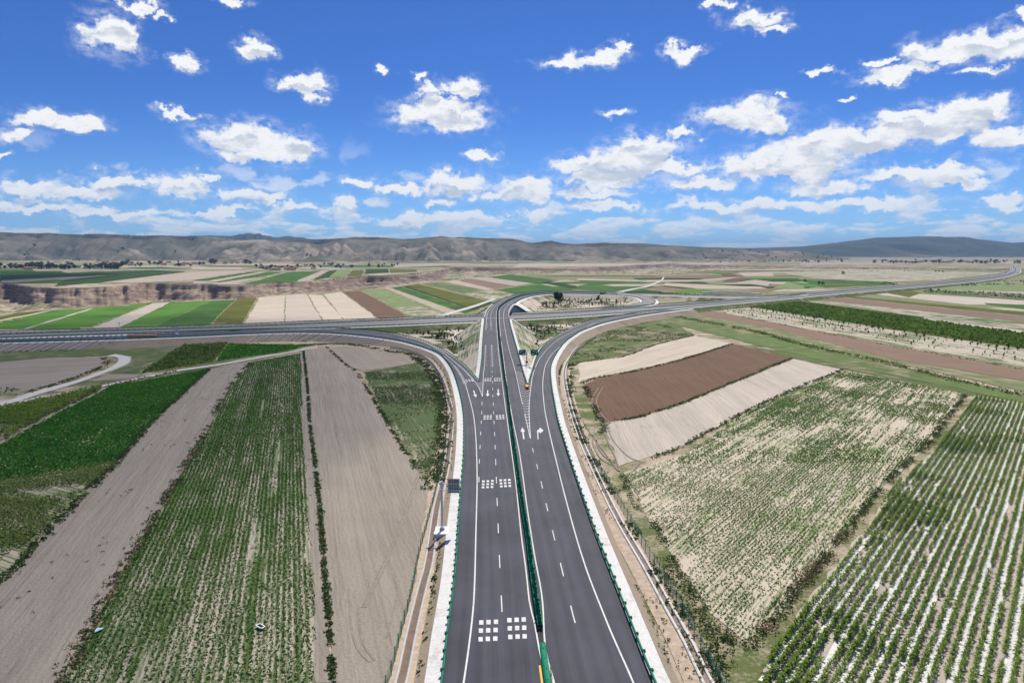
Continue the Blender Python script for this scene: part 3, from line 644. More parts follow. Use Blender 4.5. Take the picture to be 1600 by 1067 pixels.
# left kerb of the near pavement turns into the outer kerb of ramp A
A_out = pxline([(655,1290),(676,1160),(691,1067),(700,985),(711,900),(718,800),(724.5,720),(725.5,680),(725,655),(723.6,640),(720,620),(714.7,600),(707.5,580),(698,565),(685.5,553),(665,544.3),(640,537),(617.5,532),(570,525.5),(522,521.5),(475,520),(427,520.8),(380,522.5),(290,526.5),(200,530),(140,531.8),(0,535.5),(-160,540),(-400,549)], zA)
A_in = pxline([(748,597),(741,589),(724.4,571),(700.6,553),(665,535),(640,527.5),(617.5,522),(582,516.5),(534,513.8),(475,513.8),(400,515.3),(300,518.5),(200,522.5),(100,525.5),(0,529),(-160,534),(-400,542)], zA)
main_l = pxline([(748,597),(750,585),(753,560),(753.8,545),(755,525),(757,503),(757.5,498),(759.7,488.8),(764,482),(770,476.5),(777,472),(785,467.8),(802,462),(824,457.6),(852,455.4),(890,454.8),(928,455.4),(965,457)], zmain)
main_r = pxline([(822,599),(816,579.5),(810.8,560),(802.5,530),(797,510),(795,500),(794,490.6),(796,484),(799,479.5),(805.6,473.2),(815,468),(834,462.8),(862,460),(899,459.7),(937,460.6)], zmain)
med = pxline([(893,1290),(873,1160),(856,1066),(849.5,1020),(844.6,988),(835,923),(829,880),(823.7,835),(816.5,795),(810,751.5),(803,700),(797.3,655),(792,612.5),(788,588),(784.5,560),(780,530),(778.4,510),(777.7,500),(778,487),(781,481),(787,475.6),(800,468),(819,461.6),(852,458.2),(890,457.2),(937,457.8),(965,458.8)], zmain)
B_in = pxline([(826.5,597.5),(832.5,578),(840,555.5),(852,539),(870,525.5),(885,517.5),(903,509),(927.5,500),(955.6,494.6),(984,490.8),(1015,487),(1040,484)], zB)
B_out = pxline([(1130,1290),(1065,1160),(1020,1064),(1003,1022),(964.8,923),(926.6,824),(896,736),(878,680),(870.8,655),(867,635),(861.8,605),(860,579.5),(864,563),(874.5,545),(885,533),(900,522.5),(909,517.3),(937,507),(965,500.3),(1000,493.5),(1040,487.7),(1080,482.5)], zB)
# near pavement: from the bottom of the picture up to the two noses
def cut(P, y0, y1):
    m = (P[:, 1] >= y0) & (P[:, 1] <= y1); return P[m]
def crossrow(P, y):  # x,z of polyline P (monotonic in y) at world y
    o_ = np.argsort(P[:, 1]); return np.interp(y, P[o_, 1], P[o_, 0]), np.interp(y, P[o_, 1], P[o_, 2])
yA = at(748, 597, zA(748, 640))[1]; yA = A_in[0][1]; yB = B_in[0][1]
Ao = A_out[:int(np.argmax(A_out[:, 1] > 292))]; Bo = B_out
ynose = min(yA, yB)
def rows_between(Pl, Pr, y0, y1, step=3.0):
    ys = np.arange(y0, y1+step*.5, step); ys[-1] = y1
    xl, zl = crossrow(Pl, ys); xr, zr = crossrow(Pr, ys)
    return np.stack([xl, ys, zl], 1), np.stack([xr, ys, zr], 1)
y_start = med[0][1]+.5
medn = med[:int(np.argmax(med[:, 1] > 300))]; Bon = B_out[:int(np.argmax(B_out[:, 1] > 300))]; Aon = A_out[:int(np.argmax(A_out[:, 1] > 300))]
La, Lm = rows_between(Aon, medn, y_start, yA); loft('road', [La, Lm], ASPH)
Rm, Rb = rows_between(medn, Bon, y_start, yB); loft('road', [Rm, Rb], ASPH)
# beyond the noses: main pair and the two ramps
def ribbon(Pa, Pb, mat, n=None, name='road', dz=0.0):
    n = n or int(max(arclen(Pa)[-1], arclen(Pb)[-1])/3)+2
    A_, B_ = match(Pa, n), match(Pb, n); A_[:, 2] += dz-.012; B_[:, 2] += dz-.012
    return loft(name, [A_, B_], mat), A_, B_
def after(P, y): return P[max(0, int(np.argmax(P[:, 1] > y))-1):]
med_up = after(med, yA); _ , ML, MM = ribbon(main_l, med_up, ASPH)
med_upr = after(med, yB); _, MM2, MR = ribbon(med_upr[:int(len(med_upr)*.965)], main_r, ASPH)
Aout_up = after(A_out, yA); _, RAo, RAi = ribbon(Aout_up, A_in, ASPH)
Bout_up = after(B_out, yB); _, RBi, RBo = ribbon(B_in, Bout_up, ASPH)
# loop ramp and exit ramp beyond the flyover
loop_o = pxline([(960,456.7),(984,459.2),(1008,463.4),(1020,468),(1024,472),(1017.5,476.4),(1000,479.2),(975,481),(940,483)], lambda a, b: float(np.interp(b, [456, 484], [4.8, 4.02])), 3)
loop_i = pxline([(937,460.6),(974,462.6),(995,465.3),(1004,469.5),(1002.5,473.6),(984,477),(960,479.5),(925,482.3)], lambda a, b: float(np.interp(b, [456, 484], [4.8, 4.02])), 3)
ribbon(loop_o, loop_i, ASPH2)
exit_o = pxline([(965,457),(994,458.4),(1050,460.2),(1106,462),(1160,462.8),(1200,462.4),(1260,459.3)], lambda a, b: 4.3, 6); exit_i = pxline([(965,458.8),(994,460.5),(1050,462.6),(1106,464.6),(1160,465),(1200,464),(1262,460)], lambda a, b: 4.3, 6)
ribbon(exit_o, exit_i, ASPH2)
# expressway
def zHf(px, py=0): return float(np.interp(px, [0, 1200, 1500, 1600], [4, 4, 3, 2]))
hw_far = pxline([(-400,533),(-160,524),(0,518.6),(140,514.8),(260,511.2),(380,507),(499,501.9),(617.5,497.4),(740,492.3),(796,489.3),(890,484.8),(984,479),(1040,475.6),(1120,470),(1200,463.6),(1215,462.5),(1300,453.6),(1390,446.7),(1500,437.5),(1545,431.6),(1572,425.5),(1580,420),(1579,417)], zHf, 8)
hw_med = pxline([(-400,537.5),(-160,528.5),(0,523.3),(140,518.6),(260,515),(380,511),(499,506),(617.5,500.6),(740,495),(796,492.8),(890,488.6),(984,482.3),(1040,479),(1120,472.8),(1200,466),(1215,465),(1300,456.7),(1400,448.7),(1500,440),(1553,433.5),(1582,427),(1587,421),(1583,417)], zHf, 8)
hw_near = pxline([(-400,541.5),(-160,533.5),(0,528.4),(140,523.6),(260,520),(380,516.8),(475,513.6),(546,511.2),(617.5,508.6),(736,503.3),(796,500.4),(890,495.2),(984,488.7),(1040,483.8),(1120,476.6),(1215,468.4),(1300,460),(1400,451.6),(1500,442.4),(1560,435.6),(1590,428),(1594,422),(1588,417)], zHf, 8)
nH = 260
HF, HM, HN = match(hw_far, nH), match(hw_med, nH), match(hw_near, nH)
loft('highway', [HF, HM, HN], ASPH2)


# --- verges: white concrete shoulder, then a bank down to the plain
def bank(P, side, w1=1.9, drop1=.3, emat='scrub', slope=1.6, sides=True, wmat=None):
    """side +1: to the right of travel"""
    a = off(P, 0, -.03); e0 = off(P, side*.12, -.03); e1 = off(P, side*(.12+w1), -drop1)
    h = np.maximum(e1[:, 2]+.03, .1); N = normals(P); e2 = e1.copy(); e2[:, 0] += N[:, 0]*side*h*slope; e2[:, 1] += N[:, 1]*side*h*slope; e2[:, 2] = -.03
    loft('verge', [a, e0, e1], wmat or WCONC)
    m = e1.copy(); m[:, 2] -= .012; loft('embankment', [m, e2], MATS[emat])
    return e1, e2
yj0, yj1 = 440, 556                               # the flyover spans the expressway between these
bkA = bank(A_out, -1, 2.0, emat='bank_dirt'); bkB = bank(B_out, 1, 2.0, emat='bank_dirt')
def seg(P, y0, y1):
    m = (P[:, 1] >= y0) & (P[:, 1] <= y1); return P[m]
ml1 = seg(main_l, 0, yj0); bml = bank(ml1, -1, 1.7, emat='patchy'); bmr = bank(seg(main_r, 0, yj0), 1, 1.7, emat='patchy')
bank(A_in, 1, 1.3, emat='scrub'); bank(B_in, -1, 1.3, emat='lush')
ml2 = main_l[int(np.argmax(main_l[:, 1] > yj1)):]; mr2 = main_r[int(np.argmax(main_r[:, 1] > yj1)):]
bL2 = bank(ml2, -1, 1.5, emat='grass'); bR2 = bank(mr2, 1, 3.0, emat='scrub')
w1_, w2_ = bR2[0][:9].copy(), bR2[1][:9].copy(); w1_[:, 2] += .12; w2_[:, 2] += .12; loft('abutment_slope', [w1_, w2_], WCONC)
bank(loop_i, 1, 2.5); bank(loop_o, -1, 3.2); bank(exit_o, -1, 1.5, emat='grass'); bank(exit_i, 1, 1.5)
bank(HF, -1, 1.5, emat='grass'); bank(HN, 1, 2.2, emat='grass')
# gore infill: concrete between the noses
def tri_fill(Pa, Pb, n, mat, dz=-.05):
    A_ = Pa[:n].copy(); B_ = Pb[:n].copy(); A_[:, 2] += dz; B_[:, 2] += dz; loft('verge', [A_, B_], mat)
tri_fill(main_l, A_in, 6, WCONC); tri_fill(B_in, main_r, 9, WCONC)
# flyover: slab, parapet edge beams, piers, abutments
fl = seg(main_l, yj0-4, yj1+6); fr = seg(main_r, yj0-4, yj1+6); nfl = 30; fl, fr = match(fl, nfl), match(fr, nfl)
bridge = empty('flyover_bridge', tuple((fl[0]+fr[0])/2*np.array([1, 1, 0])))
tag(bridge, 'concrete flyover carrying the curving dual carriageway across the expressway', 'bridge')
bl = np.array(bridge.location)
def loc(P): return P-bl
dl, dr = loc(off(fl, -.5, -.40)), loc(off(fr, .5, -.40)); 
lo_ = lambda P, k: P+np.array([0, 0, k])
loft('deck_slab', [dl, lo_(dl, -1.0), lo_(dr, -1.0), dr, dl], GCONC, kind=None, parent=bridge)
for P, sgn in ((fl, -1), (fr, 1)):
    a, b = loc(off(P, sgn*.15, 0)), loc(off(P, sgn*.5, 0))
    loft('parapet', [lo_(a, -.05), lo_(a, .85), lo_(b, .85), lo_(b, -.4)], WCONC, kind=None, parent=bridge)
for k, fr_ in enumerate((.36, .64)):
    i = int(nfl*fr_); a, b = loc(fl)[i], loc(fr)[i]
    for u in (.15, .5, .85):
        q = a+(b-a)*u; m = MB(); m.tube((q[0], q[1], -.2), (q[0], q[1], a[2]-1.3), .75, n=12); m.build('pier', GCONC, bridge)
    q = (a+b)/2; m = MB(); m.box((q[0], q[1], a[2]-1.9), (np.linalg.norm((b-a)[:2])*.9, 1.8, 1.1), rz=math.atan2(b[1]-a[1], b[0]-a[0])); m.build('pier_cap', GCONC, bridge)
def abut(a, b, d_, name):
    """paved end slope under the deck: a,b ends of the road edge, d_ unit direction toward the span"""
    t_ = (b-a)/np.linalg.norm(b-a); a2 = a-t_*2.0; b2 = b+t_*2.0; a2[2] = b2[2] = a[2]-1.4; f = a[2]*1.1
    A0, B0 = a2+d_*f, b2+d_*f; A0[2] = B0[2] = -.05
    C0 = a2-t_*a[2]*1.5; D0 = b2+t_*b[2]*1.5; C0[2] = D0[2] = -.05
    V = [a2, b2, A0, B0, C0-d_*0, D0-d_*0]
    me = bpy.data.meshes.new(name); me.from_pydata([tuple(v) for v in V], [], [(0, 2, 3, 1), (0, 4, 2), (1, 3, 5)]); me.materials.append(WCONC); me.update()
    l = me.uv_layers.new(name='UVMap'); o = link(name, me); o['kind'] = 'structure'
dirn = (fl[-1]-fl[-3]); dirn[2] = 0; dirn /= np.linalg.norm(dirn)
abut(fl[-1].copy(), fr[-1].copy(), -dirn, 'abutment_slope')
d0 = fl[2]-fl[0]; d0[2] = 0; d0 /= np.linalg.norm(d0); abut(fl[0].copy(), fr[0].copy(), d0, 'abutment_slope')
# pale concrete stair drains running down the near corners of the flyover bank
for e1_, e2_ in (bml, bmr):
    for k_, w_, h_ in ((-1, 5.0, .22), (-8, 1.3, .12), (-14, 1.3, .12), (-20, 1.3, .12)):
        if len(e1_)+k_ < 2: continue
        a_, b_ = e1_[k_].copy(), e2_[k_].copy(); b_[1] -= 9 if k_ == -1 else 3; a_[2] += .02; b_[2] += .02; c_ = np.array([a_, a_*.75+b_*.25, (a_+b_)/2, a_*.25+b_*.75, b_]); t3 = np.array([0, w_/2, 0]); u3 = np.array([0, 0, h_]); loft('drain_chute', [c_-t3-u3*.3, c_-t3+u3, c_+t3+u3, c_+t3-u3*.3], WCONC)
for pts_ in ([(712,531),(722,548),(735,568),(743,588)], [(655,538),(690,553),(715,570),(738,588)], [(826,570),(826,552),(830,538),(829,528)], [(833,551),(846,540),(858,533),(864,527)], [(700,512),(712,520),(708,528),(716,540)]):
    c_ = pxline(pts_, .55, 2); loft('dirt_path', [off(c_, .6), off(c_, -.6)], LANE)

TRKM = simple('track_soil', (.25, .22, .18), .95, .2, 1.2, .1)
for P in TRK:
    P = resample(P, 2.0); loft('tyre_track', [off(P, -.16), off(P, .16)], TRKM)
# ------------------------------------------------------------------ painted markings
def zsurf(kind, x, y):
    if kind == 'm': o_ = np.argsort(med[:, 1]); return float(np.interp(y, med[o_, 1], med[o_, 2])) if y > 292 else nearz(x, y)
    P = {'A': np.vstack([RAo, RAi]), 'B': np.vstack([RBo, RBi]), 'a': med}[kind]
    dd = (P[:, 0]-x)**2+(P[:, 1]-y)**2; i = np.argsort(dd)[:4]; w = 1/(dd[i]+.5); return float((P[i, 2]*w).sum()/w.sum())
def nearz(x, y):
    if y < yA and x < np.interp(y, Lm[:, 1], Lm[:, 0]): a, b = La, Lm
    elif y < yB: a, b = Rm, Rb
    else: return float(np.interp(y, med[np.argsort(med[:, 1]), 1], med[np.argsort(med[:, 1]), 2]))
    xa, xb = np.interp(y, a[:, 1], a[:, 0]), np.interp(y, b[:, 1], b[:, 0]); u = np.clip((x-xa)/(xb-xa), 0, 1)
    return float(np.interp(y, a[:, 1], a[:, 2])*(1-u)+np.interp(y, b[:, 1], b[:, 2])*u)
def on(px, py, kind='n'):
    z = 1.2
    for _ in range(7):
        p = at(px, py, z)
        z_ = nearz(p[0], p[1]) if (kind == 'n' or (p[1] < yA)) else zsurf(kind, p[0], p[1])
        z = z+.7*(z_-z)
    p[2] = z; return p
def lift(P): P = P.copy(); P[:, 2] += .03+np.clip((P[:, 1]-215)/60, 0, 1)*.17+np.clip(P[:, 1]-300, 0, 300)*.0004; return P
def line(pts, kind='n', w=.2, step=3, name='road_marking'):
    P = lift(resample([on(p[0], p[1], kind) for p in pts], step)); return loft(name, [off(P, -w/2), off(P, w/2)], PAINT)
line([(700,1200),(724.5,1066),(738,965),(741.7,908),(743.6,831.6),(745.5,751.5),(744.3,698),(741.5,660),(738,639.5),(732,617),(726.8,600.5),(719,585),(709.5,572),(694.5,558.2),(675,546.5),(660,539.7),(617.5,528),(570,521.3),(522.5,518)], 'A', .22)
line([(754,620),(748.5,607),(742,597),(735,588),(720,573.5),(690,549.8),(660,534.5),(617.5,524),(580,518.3)], 'A', .2)
line([(754,620),(754.7,600),(755.4,584),(757,573.5),(758.3,545),(760,503),(762,490),(768,481),(775,475.5),(790,468.2),(826,459.8),(870,456.8),(930,456.6)], 'm', .2)
line([(871,1200),(855,1066),(849,1040),(842.7,1014.7),(835,972),(827.5,942),(821.7,889),(814,831.6),(804.6,744),(793,660),(787.5,620),(783,584),(780,560),(777.2,527),(775.6,503),(775.8,488),(779,481),(786,474.6),(800,467)], 'm', .2)
line([(905,1200),(866,1066),(852,1012),(847,932.7),(835,866),(823.7,793.5),(812,709.6),(801,655),(793.5,611),(789,578),(784.8,545),(780.6,507.5),(780.5,488),(783.5,481.5),(790,475.6),(802,468.6)], 'm', .2)
line([(828.6,684.8),(822.7,659),(813,617),(804.7,579.5),(801,566),(795,545),(790.5,522.5),(787.5,505),(787,492),(789,483.5),(797,475.2),(812,466.8),(840,460.8),(880,458.6)], 'm', .18)
line([(828.8,684.8),(827.3,659),(826.8,635),(829.6,605),(834.5,580),(847.5,555),(870,532.8),(900,517),(930,504.5)], 'B', .2)
line([(1040,1190),(989.6,1066),(968.6,1018.5),(945.7,965),(911,873.6),(884.7,782),(865.6,705.8),(855,660),(850.5,635),(848,605),(849.7,582.5),(853.5,569),(862.5,554),(877.5,540.5),(900,525.5),(927.5,506.3),(956,497.7),(990,492)], 'B', .22)
def dashes(xy, ys, kind='n', w=.16):
    xs = np.array(xy)
    for y0, y1 in ys:
        P = lift(np.array([on(np.interp(y, xs[:, 1], xs[:, 0]), y, kind) for y in (y1, (y0+y1)/2, y0)])); loft('lane_dash', [off(P, -w/2), off(P, w/2)], PAINT)
dashes([(769,580),(770,617),(772,660),(774.5,720),(776.8,784),(780.6,877),(783.8,943),(790,1067)], [(930,955.6),(866.7,887),(817.5,832.8),(777.5,790.4),(744.7,755),(717,726.7),(695,702),(675,681),(657,662.5),(642.5,647),(629,633.5),(617,621),(606.5,610),(596,599),(588,590),(580,583),(1005,1035),(1120,1170)][:16])
dashes([(753.3,628),(752,660),(751,677),(749,720),(748.3,753)], [(744.7,753.4),(717,724),(695,701),(674.5,680),(657,662),(642,647),(628,633)])
dashes([(832,700),(836,716),(843,742),(854.5,792),(865,836),(878,889.5),(895,959.5),(925,1067)], [(700,706.5),(725,732.5),(752,763),(786,798.5),(828,844),(879,900),(946,973)])
def pad(px, py, w, h, kind='n', skew=0):
    a, b = on(px, py+h/2, kind), on(px, py-h/2, kind); s_ = w*(a[1])/FPX/2
    P = lift(np.array([a, b])); Q0, Q1 = P.copy(), P.copy(); Q0[:, 0] -= s_; Q1[:, 0] += s_; loft('rumble_pad', [Q0, Q1], PAINT)
for xs, ys, dy_, w, h in [((751.5,762.8,774.4,796.6,808,819),(972.2,985,998.4),-3.6,7.2,7), ((755,762,769,782.8,789.4,796.2),(751.9,756.6,761.3),-1.6,4.2,2.9),
                          ((757.2,762,766.8,776.5,781.5,786.3),(649.8,652.3,654.8),-.4,3.2,1.4), ((758.3,762.3,766.2,773.3,777,780.8),(592.3,594.3,596.3),-.3,2.6,1.0)]:
    for i, x in enumerate(xs):
        for j, y in enumerate(ys):
            pad(x+(j-1)*(-.5 if i < 3 else .7)*(w/7), y+(dy_ if i > 2 else 0)-(i % 3)*.5*(w/7), w, h)
for i, x in enumerate((728.5,732.8,737)):
    for j, y in enumerate((594.5,596.6)): pad(x+j*1.3, y-i*.5, 2.8, 1.1, 'A')
def arrow(p0, p1, name='lane_arrow', turn=0, wd=.30):
    """p0 tail px, p1 tip px"""
    a, b = on(*p0), on(*p1); L = np.linalg.norm((b-a)[:2]); t_ = (b-a)/L; n_ = np.array([t_[1], -t_[0], 0])
    z = .03
    def P(u, v): return tuple(a+t_*u*L+n_*v+np.array([0, 0, z]))
    if not turn: V = [P(0, -wd/2), P(0, wd/2), P(.62, wd/2), P(.62, wd*1.6), P(1, 0), P(.62, -wd*1.6), P(.62, -wd/2)]; F = [(0, 1, 2, 6), (3, 4, 5)]
    else: V = [P(0, -wd/2), P(0, wd/2), P(.58, wd/2), P(.70, wd*2.2), P(.50, wd*2.2), P(.82, wd*6), P(1.12, wd*2.2), P(.95, wd*2.2), P(.80, -wd/2)]; F = [(0, 1, 2, 8), (2, 3, 7, 8), (4, 5, 6)]
    me = bpy.data.meshes.new(name); me.from_pydata(V, [], F); me.materials.append(PAINT); me.update(); o = link(name, me); o['kind'] = 'structure'
arrow((762,609.5), (762,619.6), wd=.42); arrow((778.4,608), (778.6,619), wd=.42); arrow((740,610), (743.8,621), wd=.42); arrow((818.6,686), (816,667.5), wd=.40); arrow((840.8,686), (839.6,669.5), turn=1, wd=.28)
def bar(p, q, w, kind):
    P = np.array([on(*p, kind), on(*q, kind)]); P = lift(P); a, b = P.copy(), P.copy(); a[:, 1] -= w/2; b[:, 1] += w/2; loft('gore_stripe', [a, b], PAINT)
Lg = lambda y: np.interp(y, [566, 579.5, 617, 659, 684.8], [801, 804.7, 813, 822.7, 828.6]); Rg = lambda y: np.interp(y, [578, 605, 635, 659, 684.8], [835.5, 829.6, 826.8, 827.3, 828.8])
y = 581.0
while y < 668:
    if y < 600:
        e = np.interp(y, [578, 600], [815.2, 821.3]); bar((Lg(y), y), (e, y+(e-Lg(y))*.38), .75, 'm')
        bar((np.interp(y, [578, 600], [833, 827]), y+2.2), (Rg(y), y), .6, 'B')
    else:
        c_ = (Lg(y)+Rg(y))/2; k = .42; bar((Lg(y), y), (c_, y+(c_-Lg(y))*k), .55, 'n'); bar((c_, y+(c_-Lg(y))*k), (Rg(y), y), .55, 'n')
    y += 3.3+(y-580)*.018
for y in (598, 601, 604, 607, 610.5): c_ = (np.interp(y, [597,607,620], [744,749.5,754])+754.5)/2; l_ = np.interp(y, [597,607,620], [744,749,754]); bar((l_, y), (c_, y+1.3), .5, 'n'); bar((c_, y+1.3), (754.8, y), .5, 'n')
# ladder-like slow-down ticks beside the lane lines on the flyover approach and along ramp A
def ticks(pts, kind, n, w=.9, d_=.5, o0=.25, sides=(1,)):
    P = lift(resample([on(p[0], p[1], kind) for p in pts], 1.0)); N = normals(P); idx_ = np.linspace(1, len(P)-2, n).astype(int); V = []; F = []
    T = np.gradient(P[:, :2], axis=0); T /= np.linalg.norm(T, axis=1)[:, None]
    for i in idx_:
        for s_ in sides:
            p = P[i, :2]+N[i]*s_*o0; q = p+N[i]*s_*w; b = len(V)
            V += [(*(p-T[i]*d_/2), P[i, 2]), (*(q-T[i]*d_/2), P[i, 2]), (*(q+T[i]*d_/2), P[i, 2]), (*(p+T[i]*d_/2), P[i, 2])]; F.append((b, b+1, b+2, b+3))
    me = npmesh('road_marking', V, np.array(F), PAINT); o = link('road_marking', me); o['kind'] = 'structure'
ticks([(758.2,573),(758.3,545),(760,505)], 'm', 44, .45); ticks([(769.3,574),(768.4,545),(767,503)], 'm', 44, .45, .6, .2, (1, -1)); ticks([(782.5,572),(780,555),(776.5,520),(775.6,505)], 'm', 40, .45, .6, .2, (-1,))
line([(769.3,574),(768.4,545),(767,503),(767.5,490),(774,479),(790,470)], 'm', .14)
ticks([(742,597),(735,588),(720,573.5),(690,549.8),(660,534.5),(630,527)], 'A', 90, .55, .5, .2, (-1,)); ticks([(726.8,600.5),(719,585),(709.5,572)], 'A', 22, .5, .6, .2, (1, -1))
# white expansion joint across the flyover
a, b = on(757.5, 497.9, 'm'), on(794.5, 497.6, 'm'); P = lift(np.array([a, b])); loft('road_marking', [P-np.array([0, .5, 0]), P+np.array([0, .5, 0])], WCONC)
# expressway lines
def hline(P, o_, w, dash=None, i0=0, i1=None, mat=PAINT):
    Q = off(P, o_, .06)[i0:i1]
    if not dash: loft('road_marking', [off(Q, -w/2), off(Q, w/2)], mat); return
    Q = resample(Q, 3.0); on_, per = dash
    for i in range(0, len(Q)-on_, per):
        loft('lane_dash', [off(Q[i:i+on_+1], -w/2), off(Q[i:i+on_+1], w/2)], mat)
hline(HF, 3.0, .35); hline(HM, -1.6, .35); hline(HM, 1.6, .35); hline(HN, -3.0, .35)
# blocky chevrons where the left ramp leaves the expressway
ai = match(A_in, 400)
for px_ in range(-40, 196, 9):
    y0 = np.interp(px_, [-160, 0, 100, 200], [533.5, 528.2, 525.3, 522.4]); p0, p1 = at(px_, y0+1.6, ZH+.08), at(px_+3, y0-.2, ZH+.08)
    P = np.array([p0, p1]); a, b = P.copy(), P.copy(); a[:, 0] -= 1.1; b[:, 0] += 1.1; loft('gore_stripe', [a, b], PAINT)
# ------------------------------------------------------------------ guardrails
def wbeam(name, P, side, mat, parent, z0=.36, h=.42):
    """corrugated beam following P; side = direction of the traffic face"""
    prof = [(.04, 0), (.10, .06), (.04, .17), (.10, .28), (.04, .34), (-.12, .34), (-.12, 0), (.04, 0)]
    L = [off(P, side*u, z0+v*h/.34) for u, v in prof]; return loft(name, L, mat, kind=None, parent=parent)
POST = MB().box((0, 0, .38), (.22, .22, .90)).box((0, .0, .70), (.34, .42, .34)).mesh('post', GRND)
def post_row(P, parent, step, mesh, limit=100):
    L = arclen(P); s_ = np.arange(step*.5, L[-1], step); Q = np.stack([np.interp(s_, L, P[:, k]) for k in range(3)], 1)
    T = np.gradient(Q[:, :2], axis=0) if len(Q) > 1 else np.array([[0, 1]])
    order = np.argsort(Q[:, 1])
    vis = [i for i in order if -40 < proj(*Q[i])[0] < 1640 and proj(*Q[i])[1] < 1100]
    for i in vis[:limit]:
        c = link('post', mesh, parent); c.location = tuple(Q[i]); c.rotation_euler.z = math.atan2(T[i][1], T[i][0])
    rest = vis[limit:]
    if rest:
        mb = MB()
        for i in rest: mb.box((Q[i][0], Q[i][1], Q[i][2]+.38), (.2, .2, .9), rz=math.atan2(T[i][1], T[i][0]))
        tag(mb.build('posts', GRND, parent), kind='stuff')
def guardrail(P, side, label, step=4.0, offs=.1, double=False):
    Q = off(P, offs, 0); t_ = empty('guardrail'); tag(t_, label, 'guardrail', 'green steel guardrails along the roads')
    wbeam('rail', Q, side, GRN, t_); post_row(off(Q, -side*.14), t_, step, POST); return t_
guardrail(A_out, 1, 'green steel guardrail along the outer edge of the left carriageway, following the left ramp', offs=.02)
guardrail(B_out, -1, 'green steel guardrail along the right-hand edge of the near road, following the right ramp', offs=-.02)
guardrail(ml1, 1, 'green guardrail on the left edge of the flyover approach, above the left infield', offs=.02)
guardrail(seg(main_r, 0, yj0), -1, 'green guardrail on the right edge of the flyover approach, above the sign infield', offs=.15)
guardrail(A_in, -1, 'green guardrail on the inner edge of the left ramp, facing the shrub-dotted infield', offs=.15)
guardrail(B_in, 1, 'green guardrail on the inner edge of the right ramp, beside the twin green signs', offs=.02)
guardrail(ml2, 1, 'green guardrail on the outer edge of the loop beyond the flyover', offs=.02)
guardrail(mr2, -1, 'green guardrail on the inner edge of the loop beyond the flyover', offs=.15)
guardrail(loop_i, -1, 'green guardrail round the inside of the tight far bend of the loop', offs=.15)
guardrail(loop_o, 1, 'green guardrail round the outside of the tight far bend of the loop', offs=.02)
guardrail(exit_o, 1, 'thin green guardrail on the far side of the exit slip beyond the loop', offs=.02)
guardrail(HF, 1, 'long green guardrail on the far edge of the expressway', offs=.02)
guardrail(HN, -1, 'long green guardrail on the near edge of the expressway', offs=.15)

# ------------------------------------------------------------------ median barrier with anti-glare screen
def median(P, label, n_leaf_step=1.0, wide=.28, tall=.75, limit=100):
    t_ = empty('median_barrier'); tag(t_, label, 'median barrier')
    wbeam('rail', off(P, -wide), -1, GRN, t_, .38); wbeam('rail', off(P, wide), 1, GRN, t_, .38)
    L = arclen(P); s_ = np.arange(.5, L[-1], n_leaf_step); Q = np.stack([np.interp(s_, L, P[:, k]) for k in range(3)], 1)
    vis = [i for i in np.argsort(Q[:, 1]) if -40 < proj(*Q[i])[0] < 1640 and proj(*Q[i])[1] < 1110]
    mesh = None
    V = []; F = []
    def leafset(c, rz):
        vs = []; fs = []
        for k in range(7):
            a = random.uniform(0, 6.28); w = random.uniform(.12, .24); h = random.uniform(.25, tall); x0 = random.uniform(-.22, .22); y0 = random.uniform(-.4, .4)
            ux, uy = math.cos(a)*w, math.sin(a)*w; b = len(vs); tx, ty = random.uniform(-.12, .12), random.uniform(-.12, .12)
            vs += [(c[0]+x0-ux, c[1]+y0-uy, c[2]+.45), (c[0]+x0+ux, c[1]+y0+uy, c[2]+.45), (c[0]+x0+ux*.6+tx, c[1]+y0+uy*.6+ty, c[2]+.75+h), (c[0]+x0-ux*.6+tx, c[1]+y0-uy*.6+ty, c[2]+.75+h)]
            fs.append((b, b+1, b+2, b+3))
        return vs, fs
    protos = []
    for _ in range(5):
        vs, fs = leafset((0, 0, 0), 0); me = npmesh('antiglare_leaf', vs, np.array(fs), L_ANTI); protos.append(me)
    for i in vis[:limit]:
        c = link('antiglare_leaf', random.choice(protos), t_); c.location = tuple(Q[i]); c.rotation_euler.z = random.uniform(-.3, .3)
    for i in vis[limit:]:
        vs, fs = leafset(Q[i], 0); b = len(V); V += vs; F += [tuple(q+b for q in f) for f in fs]
    if V: tag(link('antiglare_leaves', npmesh('antiglare_leaves', V, np.array(F), L_ANTI), t_), kind='stuff')
    post_row(P, t_, 4.0, POST, 60)
    return t_
p_end = on(845.6, 994); m_near = med[med[:, 1] > p_end[1]]
ymx = at(960, 458.5, 5)[1]; m_near = m_near[:int(len(m_near)*.985)]
median(m_near, 'long green median barrier with leafy anti-glare screen down the middle of the near road')
median(HM, 'green median barrier running down the middle of the crossing expressway', 3.0, .4, .5)
kb = med[med[:, 1] > 60]
kb = kb[:int(len(kb)*.96)]; loft('median_strip', [off(kb, -.5, .012), off(kb, .5, .012)], simple('median_dark', (.035, .037, .04), .9, .3, 1.5))
loft('median_strip', [off(HM, -.9, .02), off(HM, .9, .02)], MATS['median_dark'])
